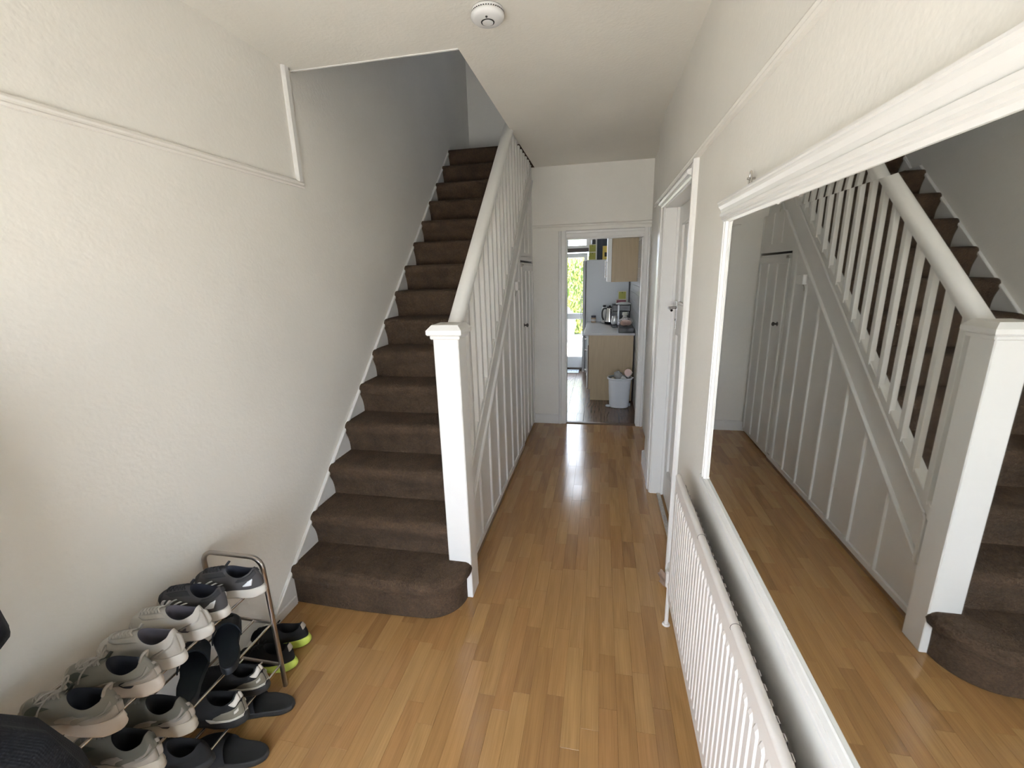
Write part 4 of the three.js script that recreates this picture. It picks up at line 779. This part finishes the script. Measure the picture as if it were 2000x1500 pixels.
const whiteO = (foot) => ({ foot, bulk: 0.88, upperMat: S.white, liningMat: S.lilacIn, soleMat: S.soleW, laceMat: S.white, tongueMat: S.white, heel: 0.040, toe: 0.028, flare: 1.03, tab: 0.010, rows: 6, laceR: 0.003,
  patches: [1, -1].flatMap((g) => [['heel_counter', [[g * 0.0, 0.05], [g * 1.05, 0.02], [g * 0.75, 0.5], [g * 0.0, 0.9]], S.white, 0.005], ['side_line', [[g * 1.08, 0.02], [g * 1.18, 0.02], [g * 0.82, 0.62], [g * 0.74, 0.58]], S.whiteLine, 0.002], ['eyestay', [[g * (PI - 0.35), 0.42], [g * (PI - 0.7), 0.5], [g * (PI - 0.95), 0.96], [g * (PI - 0.48), 0.97]], S.white, 0.003]]) });
const sageO = (foot, collar = 0.08) => ({ foot, L: 0.285, bulk: 0.87, upperMat: S.sage, liningMat: S.navyIn, soleMat: S.boneSole, laceMat: S.laceC, tongueMat: S.sageDark, loopMat: S.bone, heel: 0.046, toe: 0.026, flare: 1.04, groove: true, tab: 0.014, rows: 5, laceR: 0.0028, bow: true, collar,
  patches: [['toe_cap', [[PI - 0.55, 0.02], [PI + 0.55, 0.02], [PI + 0.4, 0.3], [PI - 0.4, 0.3]], S.bone], ...[1, -1].flatMap((g) => [['heel_band', [[g * 0.0, 0.06], [g * 1.25, 0.04], [g * 0.9, 0.3], [g * 0.0, 0.46]], S.bone, 0.006], ['heel_stripe', [[g * 0.15, 0.52], [g * 0.9, 0.36], [g * 0.7, 0.5], [g * 0.15, 0.7]], S.taupe, 0.004], ['side_overlay', [[g * 1.35, 0.05], [g * 1.75, 0.05], [g * 1.6, 0.7], [g * 1.2, 0.6]], S.bone, 0.003], ['side_overlay', [[g * (PI - 0.62), 0.05], [g * (PI - 0.95), 0.05], [g * (PI - 0.85), 0.7], [g * (PI - 0.55), 0.5]], S.sageDark, 0.002]])] });
const clogO = (foot) => ({ foot, upperMat: S.black, liningMat: S.black, soleMat: S.blackSole, outsole: S.blackSole, tongueMat: S.black, heel: 0.034, toe: 0.024, tab: 0.012, laceMat: S.black,
  patches: [1, -1].flatMap((g) => [['heel_band', [[g * 0.0, 0.03], [g * 1.35, 0.02], [g * 1.1, 0.55], [g * 0.0, 0.62]], S.olive, 0.004], ['heel_tab', [[g * 0.0, 0.66], [g * 0.55, 0.62], [g * 0.95, 0.98], [g * 0.0, 1.0]], S.soleW, 0.004, 'white padded heel tab'], ['heel_badge', [[g * 0.32, 0.36], [g * 0.62, 0.3], [g * 0.62, 0.48], [g * 0.32, 0.52]], S.soleW, 0.006], ['sole_line', [[g * 0.0, 0.0], [g * 1.5, 0.0], [g * 1.5, 0.1], [g * 0.0, 0.12]], S.soleW, 0.006]]) });
const runO = (foot) => ({ foot, upperMat: S.black, liningMat: S.black, soleMat: S.neon, laceMat: S.black, tongueMat: S.black, heel: 0.040, toe: 0.022, flare: 1.04, tab: 0.012, bow: true, patches: [['heel_tab', [[-0.35, 0.6], [0.35, 0.6], [0.3, 0.99], [-0.3, 0.99]], S.bone, 0.004, 'pale heel tab']] });
const slipO = (foot) => ({ foot, upperMat: S.black, liningMat: S.black, soleMat: S.blackSole, heel: 0.026, toe: 0.02, bulk: 1.1, collar: 0.066, tab: 0.004, patches: [] });
const T1 = TIER[0] + 0.0045, T2 = TIER[1] + 0.0045, T3 = TIER[2] + 0.0085, CX = -1.325;
shoe('trainer', 'grey suede trainer with pale side stripes, next to the end frame of the rack', 'grey striped trainers', [CX + 0.045, T1, -1.102], 0.05, greyO(1));
shoe('trainer', 'grey suede trainer with pale side stripes, next to the chunky white trainers', 'grey striped trainers', [CX + 0.005, T1, -1.000], 0.0, greyO(-1));
shoe('trainer', 'chunky white trainer beside the grey striped trainers on the top tier', 'chunky white trainers', [CX + 0.018, T1, -0.903], 0.10, whiteO(1));
shoe('trainer', 'chunky white trainer beside the sage trainers with trailing laces', 'chunky white trainers', [CX + 0.026, T1, -0.810], 0.10, whiteO(-1));
shoe('trainer', 'sage and cream trainer with trailing laces beside the chunky white trainers', 'sage trainers on the top tier', [CX + 0.035, T1, -0.718], 0.10, sageO(1));
shoe('trainer', 'sage and cream trainer with trailing laces and cut-out sole, over the dark wool pair', 'sage trainers on the top tier', [CX + 0.042, T1, -0.622], 0.10, sageO(-1));
shoe('trainer', 'cream canvas shoe half covered by the navy coat', 'cream shoes', [CX - 0.045, T1, -0.510], 0.05, { foot: 1, upperMat: S.bone, liningMat: S.navyIn, soleMat: S.boneSole, laceMat: S.laceC, tongueMat: S.bone, heel: 0.03, toe: 0.022, patches: [] });
// second tier
function slide(label, pos, turn, foot) {
  const t = thing('slide_sandal', label, 'sandal', pos, turn, 'navy slide sandals'); t.rotation.order = 'YXZ'; 
  const q = shoeShape({ foot, heel: 0.03, toe: 0.022, bulk: 0.93 }), N = 40, A = Array.from({ length: N }, (_, i) => i / N * PI * 2);
  const R = (k, y) => A.map((a) => { const p = q.outline(a, k); return V(p.x, y(q.tOf(a)), p.z); });
  part(t, 'footbed', gridGeo([A.map((a) => { const p = q.outline(a, 0.9); return V(p.x, q.bot(q.tOf(a)), 0); }), R(0.96, q.bot), R(1, (x) => q.bot(x) + 0.005), R(1, (x) => q.top(x) - 0.003), R(0.97, (x) => q.top(x) + 0.001), R(0.88, (x) => q.top(x) - 0.003), A.map((a) => { const p = q.outline(a, 0.85); return V(p.x, q.top(q.tOf(a)) - 0.004, 0); })], true), S.navy);
  const rows = []; for (let j = 0; j <= 8; j++) { const x = lerp(-0.025, -0.105, j / 8), r = []; for (let i = 0; i <= 16; i++) { const b = (i / 16 - 0.5) * PI, h = lerp(0.064, 0.045, j / 8); r.push(V(x - 0.012 * Math.cos(b), 0.018 + Math.cos(b) * h, Math.sin(b) * 0.046 + foot * 0.004)); } rows.push(r); }
  for (let j = 8; j >= 0; j--) rows.push(rows[j].map((p) => V(p.x, 0.018 + (p.y - 0.018) * 0.9, p.z * 0.92)));
  rows.push(rows[0].map((p) => p.clone()));
  const st = part(t, 'strap', gridGeo(rows, false), S.navy);
  return { t, st };
}
const font = await new FontLoader().loadAsync('fonts/droid/droid_sans_bold.typeface.json');
for (const [lab, z, ft, tn] of [['navy slide sandal beside the end frame on the middle tier', -1.045, 1, [-1.275]], ['navy slide sandal beside the dark wool trainers on the middle tier', -0.918, -1, [-1.296]]]) {
  const { st } = slide(lab, [tn[0], T2 + 0.001, z], -0.82, ft);
  const g = new TextGeometry('adidas', { font, size: 0.013, depth: 0.0008, curveSegments: 3 }); g.computeBoundingBox(); const w = g.boundingBox.max.x;
  g.translate(-w / 2, -0.006, 0);
  const m = new THREE.Matrix4().makeBasis(V(0, 0, -1), V(0.97, 0.24, 0).normalize(), V(-0.24, 0.97, 0).normalize()).setPosition(-0.072, 0.0738, ft * 0.004);
  g.applyMatrix4(m); part(st, 'lettering', norm(g), std(lin(0.30, 0.31, 0.32), 0.6), 'pale strap lettering');
}
const wool = (foot) => ({ ...sageO(foot, 0.088), upperMat: fab(0.15, 0.145, 0.115), liningMat: S.black, laceMat: fab(0.2, 0.19, 0.16), loopMat: undefined, bow: false, soleMat: std(lin(0.36, 0.32, 0.255), 0.7) });
shoe('trainer', 'grey-green trainer with cream heel bands beside the navy slide sandal', 'grey-green trainers on the middle tier', [CX + 0.052, T2, -0.768], 0.04, wool(1));
shoe('trainer', 'grey-green trainer with cream heel bands below the sage trainers', 'grey-green trainers on the middle tier', [CX + 0.06, T2, -0.668], 0.06, wool(-1));
shoe('trainer', 'grey suede shoe tucked under the cream canvas shoe on the middle tier', 'grey suede shoes', [CX + 0.0, T2, -0.570], 0.06, { ...wool(1), upperMat: S.grey, soleMat: S.soleW });
// third tier
shoe('trainer', 'black trainer with white heel tab and olive heel, next to the end frame', 'black and olive trainers', [CX + 0.018, T3, -1.055], 0.12, clogO(1));
shoe('trainer', 'black trainer with white heel tab and olive heel, away from the end frame', 'black and olive trainers', [CX + 0.03, T3, -0.945], 0.14, clogO(-1));
shoe('trainer', 'plain black slip-on shoe on the lowest tier beside the olive heeled trainers', 'black shoes on the lowest tier', [CX + 0.03, T3, -0.80], 0.1, slipO(1));
shoe('trainer', 'plain black slip-on shoe on the lowest tier below the grey-green trainers', 'black shoes on the lowest tier', [CX + 0.03, T3, -0.66], 0.1, slipO(-1));
// on the floor
shoe('running_shoe', 'black running shoe with neon yellow sole on the floor beyond the rack', 'neon soled running shoes', [-1.375, 0.001, -1.358], 0.2, runO(1));
shoe('running_shoe', 'black running shoe with neon yellow sole at the foot of the end frame', 'neon soled running shoes', [-1.355, 0.001, -1.250], 0.16, runO(-1));
function slipper(label, pos, turn, foot) { const t = thing('slipper', label, 'slipper', pos, turn, 'black slippers under the rack');
  const q = shoeShape({ foot, heel: 0.022, toe: 0.02, bulk: 1.22 }), A = Array.from({ length: 40 }, (_, i) => i / 40 * PI * 2), R = (k, y) => A.map((a) => { const p = q.outline(a, k); return V(p.x, y(q.tOf(a)), p.z); });
  part(t, 'slipper_sole', gridGeo([A.map((a) => V(q.outline(a, 0.9).x, 0.001, 0)), R(0.97, () => 0.001), R(1, () => 0.008), R(1, () => 0.02), R(0.96, () => 0.025), R(0.85, () => 0.022), A.map((a) => V(q.outline(a, 0.8).x, 0.021, 0))], true), S.blackSole);
  const rows = []; for (let j = 0; j <= 10; j++) { const k = j / 10, x = lerp(0.0, -0.139, k), r = []; for (let i = 0; i <= 16; i++) { const b = (i / 16 - 0.5) * PI, tt = clamp(0.5 - x / 0.275), hw = wAt(tt) * 1.2 * Math.sqrt(Math.max(0.03, 1 - Math.pow(k, 6))), h = lerp(0.06, 0.028, k * k); r.push(V(x + 0.015 * (1 - Math.cos(b)), 0.016 + Math.cos(b) * h, Math.sin(b) * hw)); } rows.push(r); }
  part(t, 'slipper_upper', gridGeo(rows, false), std(lin(0.012, 0.012, 0.013), 0.95, { side: THREE.DoubleSide }));
}
slipper('black felt slipper on the floor under the end of the rack', [-1.245, 0, -1.085], 0.14, 1);
slipper('black felt slipper on the floor below the black and olive trainers', [-1.215, 0, -0.915], 0.18, -1);
slipper('black felt slipper on the floor at the near part of the rack', [-1.24, 0, -0.74], 0.1, 1);

{
  const t = thing('card_scrap', 'crumpled brown card scrap on the floor by the radiator pipe', 'scrap', [0.352, 0.0005, -2.02], 0.3);
  const rows = []; for (let j = 0; j <= 6; j++) { const r = []; for (let i = 0; i <= 6; i++) { const u = i / 6, v = j / 6; r.push(V(-0.012 + 0.024 * u + 0.006 * Math.sin(v * 7), 0.075 * v + 0.004 * Math.sin(u * 9), -0.04 + 0.08 * u + 0.01 * Math.sin(v * 9 + u * 5))); } rows.push(r); }
  for (let j = 6; j >= 0; j--) rows.push(rows[j].map((p) => p.clone().add(V(0.002, 0, 0.001)))); rows.push(rows[0].map((p) => p.clone()));
  part(t, 'card', gridGeo(rows, false), std(lin(0.30, 0.20, 0.14), 0.8));
}
// ---------------------------------------------------------------- coat at the left edge
{
  const t = thing('hanging_coat', 'dark navy padded coat hanging on the left wall', 'coat', [0, 0, 0]);
  const cm = std(lin(0.008, 0.010, 0.016), 0.85, { bumpMap: fabricBump, bumpScale: 0.001 });
  const prof = [[0.48, -1.06, 0.115, 0.36], [0.52, -1.06, 0.12, 0.365], [0.63, -1.06, 0.12, 0.355], [0.75, -1.08, 0.14, 0.325], [0.85, -1.16, 0.17, 0.25], [0.95, -1.22, 0.22, 0.30], [1.1, -1.27, 0.21, 0.35], [1.3, -1.29, 0.19, 0.35], [1.42, -1.33, 0.14, 0.28], [1.5, -1.38, 0.05, 0.1], [1.52, -1.38, 0.02, 0.03]], rows = [], CZ = -0.15;
  for (const [y, cx, rx, rz] of prof) { const r = []; for (let i = 0; i < 56; i++) { const a = i / 56 * PI * 2, fold = 1 + (0.03 * Math.sin(a * 7 + y * 3) + 0.015 * Math.sin(a * 15)) * smooth(1.5, 0.7, y); r.push(V(Math.max(XL + 0.008, cx + Math.cos(a) * rx * fold), y, CZ + Math.sin(a) * rz * fold)); } rows.push(r); }
  rows.unshift(rows[0].map((p) => V(lerp(p.x, -1.06, 0.9), 0.5, lerp(p.z, CZ, 0.9))));
  part(t, 'coat_body', gridGeo(rows, true), cm);
  for (const s of [-1, 1]) { const P = [V(-1.36, 1.40, CZ + s * 0.2), V(-1.33, 1.28, CZ + s * 0.29), V(-1.30, 1.1, CZ + s * 0.335), V(-1.28, 0.95, CZ + s * 0.35), V(-1.27, 0.86, CZ + s * 0.355)]; const g = new THREE.TubeGeometry(new THREE.CatmullRomCurve3(P), 30, 0.056, 14), cap = new THREE.SphereGeometry(0.056, 14, 10); cap.scale(1, 0.6, 1); cap.translate(...P[4].toArray()); part(t, 'sleeve', merge([g, cap]), cm); }
  part(t, 'hanging_loop', tube([V(-1.38, 1.51, CZ), V(-1.40, 1.545, CZ), V(-1.44, 1.55, CZ)], 0.004, 8, 5), cm);
  const h = thing('coat_peg', 'steel coat peg holding the navy coat', 'peg', [XL, 1.54, CZ]);
  part(h, 'peg', merge([cyl(V(0.0005, 0, 0), V(0.055, 0.012, 0), 0.006), cyl(V(0.0005, 0, 0), V(0.006, 0, 0), 0.02)]), M.steel);
}

scene.traverse((o) => { if (o.isMesh) { o.castShadow = true; o.receiveShadow = true; } });
sun.castShadow = true;
renderer.render(scene, camera);
